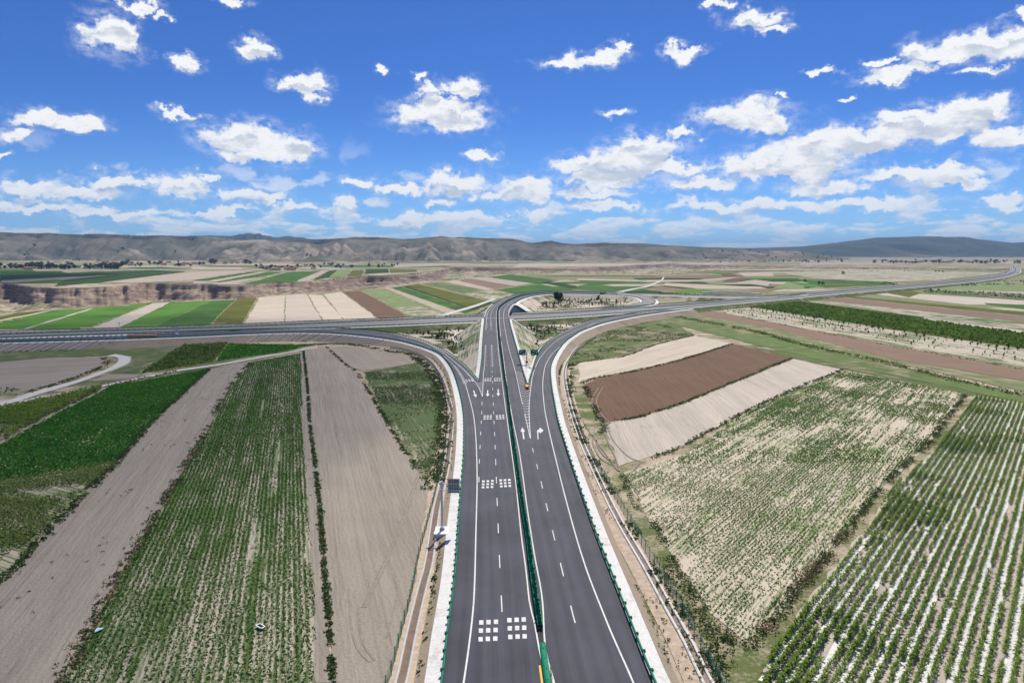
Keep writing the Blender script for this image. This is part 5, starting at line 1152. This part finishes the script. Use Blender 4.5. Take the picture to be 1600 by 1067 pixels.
# wind turbines along the left and centre skyline, and a lattice pylon
tm = MB(); tm.tube((0, 0, 0), (0, 0, 62), 2.0, 1.1, 8); TOW = tm.mesh('tower', WHITE); tm = MB(); tm.box((0, 0, 0), (3, 7, 3)); NAC = tm.mesh('nacelle', WHITE)
tm = MB(); tm.box((0, 0, 15), (1.5, .6, 30)); BLD = tm.mesh('blade', WHITE)
for i, (px, py, s_) in enumerate([(27,361,.75),(42,362,.7),(66,363.5,.8),(95,365,1.1),(116,366,.75),(149,367,1.2),(195,370,.9),(227,369,1.1),(247,368,1.2),(315,370,.9),(335,372,.9),(372,373,.7),(402,373.5,.7),(928,381,.7),(976,381,.6),(1063,384,.9),(1068,384,.9),(1075,384.5,.8),(1082,385,.8),(1091,386,.7)]):
    v = px_dir(px, py); Y = 5600; z = H+v[2]/v[1]*Y-8; t_ = empty('wind_turbine', (v[0]/v[1]*Y, Y, z), random.uniform(-.6, .6)); t_.scale = (s_*.6,)*3
    tag(t_, 'tiny white wind turbine on the {} skyline'.format('left' if px < 600 else 'centre'), 'wind turbine', 'wind turbines on the {} skyline'.format('left' if px < 600 else 'centre'))
    link('tower', TOW, t_); n_ = link('nacelle', NAC, t_); n_.location = (0, 0, 62); a0 = random.uniform(0, 2)
    for k in range(3): b_ = link('blade', BLD, t_); b_.location = (0, -4, 62); b_.rotation_euler.y = a0+k*2.0944
p = at(88, 411, 0); z_top = hgt(397.5, p[1]); t_ = empty('lattice_pylon', (p[0], p[1], 0)); tag(t_, 'thin grey lattice pylon standing behind the left village', 'pylon'); m = MB()
for sx in (-1, 1):
    for sy in (-1, 1): m.tube((sx*3, sy*3, 0), (sx*.6, sy*.6, z_top), .35, .3, 4)
for k in range(6):
    z_ = z_top*k/6; w_ = 3-2.4*k/6; w2 = 3-2.4*(k+1)/6; m.tube((-w_, -w_, z_), (w2, -w2, z_top*(k+1)/6), .2, n=4); m.tube((w_, -w_, z_), (-w2, -w2, z_top*(k+1)/6), .2, n=4)
m.build('frame', STEEL, t_)
m = MB()
for f_ in (.78, .9): m.tube((-6, 0, z_top*f_), (6, 0, z_top*f_), .35, n=4)
m.build('cross_arm', STEEL, t_)
# two bits of litter in the near green field
p = at(407, 978, .4); t_ = empty('white_frame', tuple(p), .9); tag(t_, 'small white rectangular frame lying in the near green crop', 'frame')
m = MB(); m.box((0, .62, .05), (.65, .16, .08)); m.box((0, -.62, .05), (.65, .16, .08)); m.box((-.3, 0, .05), (.12, 1.1, .08)); m.box((.3, 0, .05), (.12, 1.1, .08)); m.build('border', WHITE, t_)
MB().box((0, 0, .03), (.5, 1.1, .03)).build('dark_centre', BLACK, t_)
p = at(154.5, 984, .3); m = MB(); m.add([(-.55, -.3, 0), (.35, -.15, .12), (.6, .35, .05), (-.25, .3, .2), (-.55, -.3, -.04), (.35, -.15, .06), (.6, .35, .0), (-.25, .3, .14)], [(0, 1, 2, 3), (7, 6, 5, 4), (0, 4, 5, 1), (1, 5, 6, 2), (2, 6, 7, 3), (3, 7, 4, 0)])
o_ = m.build('blue_sheet', simple('pale_blue_plastic', (.35, .62, .70), .5), None); o_.location = tuple(p); o_.rotation_euler.z = .6; tag(o_, 'scrap of pale blue plastic on the weedy field edge, lower left', 'litter')
# ------------------------------------------------------------------ crops and weeds (uncountable)
def rowpts(poly_px, along_px, row_sp, pl_sp, seed, keep=None, jx=.12, z=0, ymax=None):
    P = np.array([at(*q) for q in poly_px]); a = at(*along_px[0]); b = at(*along_px[1]); ang = math.atan2(b[1]-a[1], b[0]-a[0])
    ca, sa = math.cos(ang), math.sin(ang); U = P[:, 0]*ca+P[:, 1]*sa; V = -P[:, 0]*sa+P[:, 1]*ca
    us = np.arange(U.min(), U.max(), pl_sp); vs = np.arange(V.min(), V.max(), row_sp)
    uu, vv = np.meshgrid(us, vs); r_ = np.random.default_rng(seed); ri = np.repeat(np.arange(len(vs))[:, None], len(us), 1)
    uu = uu+r_.uniform(-.5, .5, uu.shape)*pl_sp; vv = vv+r_.normal(0, jx, vv.shape)*row_sp
    x = (uu*ca-vv*sa).ravel(); y = (uu*sa+vv*ca).ravel(); ri = ri.ravel(); uu = uu.ravel(); vv = vv.ravel()
    px, py = proj(x, y, 0*x); m = inpoly(x, y, P) & (px > -60) & (px < 1660) & (py < 1110) & (y > 20)
    x, y, ri, uu, vv = x[m], y[m], ri[m], uu[m], vv[m]
    if keep is not None: k = keep(x, y, ri, uu, vv, r_); x, y, ri = x[k], y[k], ri[k]
    return x, y, ri, ang
def clumps(name, x, y, mat, h, r, k, leaf, seed, label=None, z=0.0, up=.5):
    """k leaf cards in a dome round each plant"""
    r_ = np.random.default_rng(seed); N = len(x)
    if N == 0: return
    hs = np.repeat(h*r_.uniform(.6, 1.25, N), k); rs = np.repeat(r*r_.uniform(.7, 1.3, N), k); X = np.repeat(x, k); Y = np.repeat(y, k)
    a = r_.uniform(0, 6.283, N*k); q = np.sqrt(r_.uniform(0, 1, N*k)); zz = (1-q**2)*r_.uniform(.5, 1.05, N*k)
    C = np.stack([X+np.cos(a)*q*rs, Y+np.sin(a)*q*rs, z+hs*(.15+.8*zz)], 1); s_ = leaf*r_.uniform(.6, 1.3, N*k)
    V, F = cards(C, s_, s_*.7, up, seed=seed+1); o = link(name, npmesh(name, V, F, mat)); o['kind'] = 'stuff'
    if label: o['label'] = label
    return o
def maize(name, x, y, mat, h, seed, k=7, L=.55, w=.09):
    r_ = np.random.default_rng(seed); N = len(x); hs = np.repeat(h*r_.uniform(.7, 1.2, N), k); X = np.repeat(x, k); Y = np.repeat(y, k)
    a = r_.uniform(0, 6.283, N*k); z0 = hs*r_.uniform(.15, .9, N*k); ll = L*r_.uniform(.7, 1.2, N*k)*(1.1-.5*z0/hs); ww = w*r_.uniform(.7, 1.3, N*k)
    d_ = np.stack([np.cos(a), np.sin(a)], 1); n_ = np.stack([-d_[:, 1], d_[:, 0]], 1); rise = r_.uniform(.35, .8, N*k)
    B = np.stack([X, Y, z0], 1); M_ = B+np.stack([d_[:, 0]*ll*.55, d_[:, 1]*ll*.55, ll*rise], 1); T_ = B+np.stack([d_[:, 0]*ll, d_[:, 1]*ll, ll*rise*.55], 1)
    wv = np.stack([n_[:, 0]*ww, n_[:, 1]*ww, 0*ww], 1)
    V = np.stack([B-wv*.5, B+wv*.5, M_+wv, M_-wv, T_+wv*.2, T_-wv*.2], 1).reshape(-1, 3); b = np.arange(N*k)*6
    F = np.concatenate([np.stack([b, b+1, b+2, b+3], 1), np.stack([b+3, b+2, b+4, b+5], 1)]); o = link(name, npmesh(name, V, F, mat)); o['kind'] = 'stuff'; return o
def split(x, y, d1): m = y < d1; return (x[m], y[m]), (x[~m], y[~m])
# near left: big green crop in rows
P1 = [(492,1110),(490,927),(482,793),(473,690),(470,552),(395,566),(356,612),(332,662),(277,754),(215,860),(147,982),(80,1110)]
def k1(x, y, ri, u, v, r_):
    n = vnoise(u/26, ri*.9, 3)*.5+vnoise(u/7, ri*1.7, 5)*.3+fbm(x/18, y/18, 3, 8)*.5
    bare = (vnoise(ri*.37, ri*0+.5, 4) > .80)*.25+(vnoise(ri*.9, u/60, 6) > .82)*.3
    return (n-bare) > .30+r_.uniform(-.13, .13, len(x))
x, y, ri, _ = rowpts(P1, [(490,927),(473,690)], .78, .42, 41, k1, .10)
(a, b), (c, d2) = split(x, y, 170); clumps('crop_rows', a, b, L_POT, .42, .30, 6, .15, 42); clumps('crop_rows', c, d2, L_POT, .42, .34, 3, .22, 43)
# sparse potato field on the right
P4 = [(976,742),(1012,808),(1062,884),(1112,960),(1160,1000),(1203,974),(1272,889),(1302,854),(1374,763),(1444,700),(1500,614),(1320,579.5),(1171,643),(1070,710)]
def k4(x, y, ri, u, v, r_):
    px, py = proj(x, y, 0*x); edge = np.exp(-((py-(740+(px-1080)*.62))/28)**2)*.22*((px > 1060) & (px < 1290))
    thin = ((px < 1130) & (py > 800))*.10
    return fbm(x/14, y/14, 4, 12)*.75+vnoise(u/14, ri*1.3, 15)*.45+edge-thin > .565+r_.uniform(-.22, .22, len(x))
x, y, ri, _ = rowpts(P4, [(1070,709),(1320,578)], .66, .32, 44, k4, .13)
(a, b), (c, d2) = split(x, y, 165); clumps('crop_rows', a, b, L_POT2, .32, .22, 5, .125, 45); clumps('crop_rows', c, d2, L_POT2, .34, .26, 3, .20, 46)
# maize with plastic film, bottom right
P5 = [(1184,1110),(1182,1067),(1251,951),(1327,859),(1403,756),(1467,701),(1523,619),(1600,631),(1760,660),(2300,1110)]
x, y, ri, ang = rowpts(P5, [(1182,1067),(1523,618)], 1.25, .31, 47, lambda x, y, ri, u, v, r_: (vnoise(u/6, ri*1.3, 18) > .10) & (r_.random(len(x)) < .93), .07)
maize('maize_rows', x, y, L_CORN, 1.05, 48, k=7, L=.50, w=.085)
m_ = fbm(x/15, y/15, 3, 77) > .60; maize('maize_rows', x[m_]+.12, y[m_], L_CORN, 1.35, 148, k=6, L=.55, w=.10)
# the film strips: every second gap
P = np.array([at(*q) for q in P5]); ca, sa = math.cos(ang), math.sin(ang); vmin = (-P[:, 0]*sa+P[:, 1]*ca).min(); U = P[:, 0]*ca+P[:, 1]*sa; V_ = []; F_ = []
r_ = np.random.default_rng(3); us = np.arange(U.min(), U.max(), 1.1)
for k in range(0, 200, 2):
    vc = vmin+(k+.5)*1.25; wob = (vnoise(us/9, us*0+k, 5)-.5)*.14; w1_ = .43+.16*(vnoise(us/1.7, us*0+k*3, 9)-.5)*2; w2_ = .43+.16*(vnoise(us/1.9, us*0+k*7+2, 9)-.5)*2
    lo, hi = vc+wob-w1_, vc+wob+w2_; xa, ya = us*ca-lo*sa, us*sa+lo*ca; xb, yb = us*ca-hi*sa, us*sa+hi*ca
    inn = inpoly(xa, ya, P) & inpoly(xb, yb, P) & (proj(xa, ya, 0*xa)[0] < 1680) & (ya > 60) & (vnoise(us/5, us*0+k*11, 3) > .10)
    for i in range(len(us)-1):
        if inn[i] and inn[i+1]:
            b = len(V_); z_ = .16+.02*math.sin(i*1.3); V_ += [(xa[i], ya[i], z_), (xb[i], yb[i], z_), (xb[i+1], yb[i+1], z_), (xa[i+1], ya[i+1], z_)]; F_.append((b, b+1, b+2, b+3))
o = link('plastic_film', npmesh('plastic_film', V_, np.array(F_), FILM)); o['kind'] = 'stuff'
# lush field, maize, and mixed crop at the left edge
PF1 = [(-60,745),(0,697),(85,648.5),(153,616),(169,605),(325,577),(234,662),(183,721),(145,731),(60,745),(0,752)]
def kf(x, y, ri, u, v, r_): return (vnoise(ri*.7, u/70, 21)*.55+vnoise(ri*2.1, u/12, 22)*.3+.3) > .42+r_.uniform(-.1, .1, len(x))
x, y, ri, _ = rowpts(PF1, [(236,661),(327,576)], 1.05, .45, 51, kf, .07); clumps('crop_rows', x, y, L_LUSH, .62, .46, 5, .30, 52)
PF2 = [(-80,1000),(0,880),(76,822),(138,762),(182,723),(145,732),(60,747),(0,754),(-60,760)]
x, y, ri, _ = rowpts(PF2, [(0,880),(141,761)], .95, .5, 53, lambda x, y, ri, u, v, r_: (fbm(x/12, y/12, 3, 23)+r_.uniform(-.12, .12, len(x))) > .40, .10); maize('maize_rows', x, y, L_CORNY, 1.25, 54, k=6, L=.55, w=.12)
PF0 = [(-80,716),(0,693),(84,646),(150,615),(166,605),(60,629),(0,640),(-60,656)]
x, y, ri, _ = rowpts(PF0, [(0,694),(84,647)], 1.1, .6, 55, lambda x, y, ri, u, v, r_: (fbm(x/14, y/14, 3, 25)+r_.uniform(-.12, .12, len(x))) > .42, .12); maize('maize_rows', x, y, L_CORN, 1.9, 56, k=7, L=.8, w=.2)
# patchy field beside the left ramp
P2 = [(570,583),(602,651),(630,695),(656,735),(670,733),(682,705),(690,660),(688,616),(671,583),(655,569)]
x, y, ri, _ = rowpts(P2, [(567,581),(655,567)], .9, .5, 57, lambda x, y, ri, u, v, r_: fbm(x/16, y/16, 4, 27)+r_.uniform(-.14, .14, len(x)) > .50, .2); clumps('crop_rows', x, y, L_WEED, .32, .36, 3, .24, 58)
# middle distance: tall olive crop, green crop, dark green field right
for poly, al, mat, h, sp, seed in (([(221,583),(332,565),(356,537),(290,539.5)], [(219,583),(290,538)], L_CORNY, 1.5, 1.3, 61), ([(340,564),(437,550.5),(482,539.5),(358,537.5)], [(338,564),(358,536)], L_LUSH, .6, 1.3, 63),
        ([(1160,477),(1313,501.5),(1442,521.5),(1600,544),(1640,550),(1640,528),(1600,522),(1440,500),(1240,470.5)], [(1155,477),(1600,545)], L_CORN, 1.6, 2.3, 65)):
    x, y, ri, _ = rowpts(poly, al, sp, sp*.8, seed, None, .2); clumps('crop_rows', x, y, mat, h, sp*.6, 3, sp*.42, seed+1)
# weedy field edges
def hedge(pts, w, dens, mat, h=.45, r=.42, k=7, leaf=.16, seed=1, clumpy=.45, name='weeds', z=0):
    P = pxline(pts, z, 1.0); P = P[(P[:, 1] > 55)]; L = arclen(P)[-1]; N = int(L*dens); r_ = np.random.default_rng(seed); i = r_.integers(0, len(P), N); n_ = normals(P)
    o_ = r_.normal(0, w*.36, N); x = P[i, 0]+n_[i, 0]*o_; y = P[i, 1]+n_[i, 1]*o_; f = fbm(x/5, y/5, 3, seed+3); m = f > clumpy; x, y = x[m], y[m]
    far_ = np.mean(y) > 190; clumps(name, x, y, mat, h, r, 4 if far_ else k, leaf*(1.6 if far_ else 1), seed, z=.1)
H_ = [([(-40,935),(0,906),(23,889),(76,828),(110,795),(141,763),(183,722),(236,662),(285,615),(326,577)], 1.7, 5.5, L_WEED, .5, .3), ([(60,1110),(96,1067),(145,981),(175,919),(213,859),(244,801),(275,753),(305,702),(330,661),(354,611),(378,582),(392,567)], 2.0, 5, L_WEED, .4, .42),
 ([(60,1110),(96,1067),(145,981),(213,859),(275,753),(305,702)], 1.6, 2.2, L_DRY, .35, .48), ([(524,1110),(520,1067),(512,946),(504,851),(496,755),(484,660),(480,600),(474,549)], .5, 5, L_WEED, .26, .30),
 ([(510,542.5),(541,571),(557,581),(601,654),(628,698),(652,732)], 1.0, 3.2, L_WEED, .3, .42), ([(470,540),(540,538),(608,549),(640,554),(664,571),(683,597),(692,640),(692,690),(684,728),(677,765)], 3.4, 12, L_WEED, .6, .36),
 ([(655,1085),(661.6,1060),(671,1003),(682.5,919),(692,860),(703,786),(709.5,729),(714,671),(712,640),(704,603),(691,575),(662,551),(622,541)], .9, 5, L_BUSH, .5, .42), ([(1048,1085),(1041,1066),(1027,1024),(990,950),(960,872),(935,822),(913,765),(900,730),(889,695),(881,668),(875,640),(872,610),(873,585),(880,560)], .8, 4.2, L_BUSH, .45, .45),
 ([(1150,1110),(1118,1050),(1083,985),(1050,930),(1015,872),(985,820),(960,779),(930,726),(908,684),(896,645),(890,605),(893,570)], 2.2, 6, L_WEED, .4, .48), ([(1120,1000),(1096,959),(1082,931),(1064,901),(1045,866),(1022,820),(999,798),(985,775),(972,742)], 1.3, 3.6, L_WEED, .4, .46),
 ([(1130,1000),(1168,1012),(1185,990),(1205,975),(1240,927),(1274,889),(1304,854),(1340,810),(1376,763),(1410,730),(1448,697),(1480,655),(1508,618)], 1.6, 7, L_WEED, .5, .36), ([(1195,985),(1225,945),(1262,900),(1300,858),(1320,835)], 1.8, 5, L_DRY, .6, .42),
 ([(906,600),(932,591),(985,581.5),(1040,569),(1090,555),(1143,538)], 1.5, 3.5, L_WEED, .5, .3), ([(965,657),(1000,651),(1067,630),(1150,596),(1236,560)], 1.3, 3.4, L_WEED, .5, .3), ([(1020,716),(1061,700),(1115,671),(1170,641.5),(1245,607),(1318,577.5)], 1.4, 3.6, L_WEED, .5, .32),
 ([(906,566),(940,562),(975,557.5),(1027,538),(1085,524)], 1.0, 1.6, L_WEED, .3, .4), ([(915,605),(930,640),(943,665),(935,690)], 2, 4, L_WEED, .4, .42),
 ([(1040,491.5),(1170,516),(1250,537.5),(1376,565),(1500,596),(1600,618),(1700,640)], 5, 6, L_CORNY, .9, .35), ([(1040,494),(1170,517.5),(1250,539.5),(1376,567),(1500,598),(1600,620)], 3, 1.4, L_TREE, 1.2, .42),
 ([(30,617),(60,609),(110,593),(150,578),(166,569),(163,561),(150,558.5)], 2.6, 4, L_WEED, .5, .36), ([(-20,612),(10,611),(25,609)], 6, 8, L_WEED, .7, .3), ([(0,641),(60,630),(169,603.5),(277,580.5)], 1.4, 2.4, L_CORN, .9, .3),
 ([(100,549),(200,540),(300,534),(400,530),(480,534)], 3, 2.5, L_WEED, .5, .4), ([(0,551),(60,549),(150,545)], 3, 3, L_WEED, .6, .35), ([(737,590),(741,580),(745,575)], 2.5, 6, L_WEED, .8, .2),
 ([(1110,485),(1320,527),(1600,578)], 2, 1.2, L_WEED, .6, .4), ([(800,508),(806,530),(812,550),(818,572)], 2.5, 2, L_WEED, .4, .42), ([(746,512),(744,540),(745,570)], 2.5, 1.6, L_WEED, .4, .42)]
for i, (pts, w, dn_, mat, h, cl) in enumerate(H_): hedge(pts, w, dn_, mat, h, clumpy=cl, seed=200+i*7)
for pts_, d_, h_ in [([(1446,453.5),(1520,457),(1600,462),(1680,467)], .16, 2.6), ([(1444,455.5),(1520,460.5),(1600,466),(1680,471)], .16, 2.6), ([(1350,442),(1400,445),(1380,441)], .1, 2.2), ([(1500,447),(1560,445),(1640,446)], .2, 3.5), ([(1540,440),(1600,441),(1680,442)], .2, 3.5), ([(1250,424),(1330,423.5),(1420,424)], .05, 3), ([(1560,428),(1640,432)], .1, 4), ([(1100,463.8),(1160,466),(1200,466)], .2, 2.2), ([(1030,459),(1090,462.3)], .2, 2.4), ([(640,429.5),(700,424),(780,420)], .04, 3), ([(480,441.5),(560,434)], .05, 2.5)]:
    hedge(pts_, 7, d_*3, L_TREE, h_, 1.6, 5, .55, seed=int(pts_[0][0]), clumpy=.38)
# loose weeds and clods over the bare strips and infields
def loose(poly, n, mat, h, r, leaf, seed, k=4, thr=.5):
    P = np.array([at(*q) for q in poly]); r_ = np.random.default_rng(seed); x = r_.uniform(P[:, 0].min(), P[:, 0].max(), n*4); y = r_.uniform(P[:, 1].min(), P[:, 1].max(), n*4)
    m = inpoly(x, y, P) & (fbm(x/12, y/12, 3, seed) > thr); x, y = x[m][:n], y[m][:n]; clumps('weeds', x, y, mat, h, r, k, leaf, seed, z=.1)
loose([(-40,980),(97,1060),(330,660),(392,566),(330,578),(141,766),(0,912)], 330, L_WEED, .3, .26, .13, 301, 6, .52)
loose([(1056,1060),(1100,1060),(960,800),(900,660),(880,600),(876,640),(960,860)], 260, L_WEED, .3, .25, .13, 302, 6, .5)
loose([(1095,1067),(1170,1067),(1190,990),(1120,975),(1040,850),(985,770),(975,790)], 380, L_WEED, .35, .3, .14, 303, 6, .5)
loose([(600,514),(738,505),(745,590),(690,535)], 6000, L_WEED, .35, .5, .3, 304, 3, .46); loose([(812,508),(980,491),(900,508),(845,540),(824,590)], 6000, L_WEED, .35, .5, .3, 305, 3, .44)
loose([(830,474),(870,463),(960,464),(1000,470),(960,478),(840,484)], 3000, L_WEED, .4, .6, .4, 306, 3, .40); loose([(885,575),(1085,524),(1010,497),(920,520)], 2600, L_WEED, .3, .5, .3, 307, 3, .52)
loose([(493,1067),(519,1067),(503,851),(484,660),(474,551),(470,552),(482,793)], 500, L_POT, .3, .25, .13, 308, 5, .45)
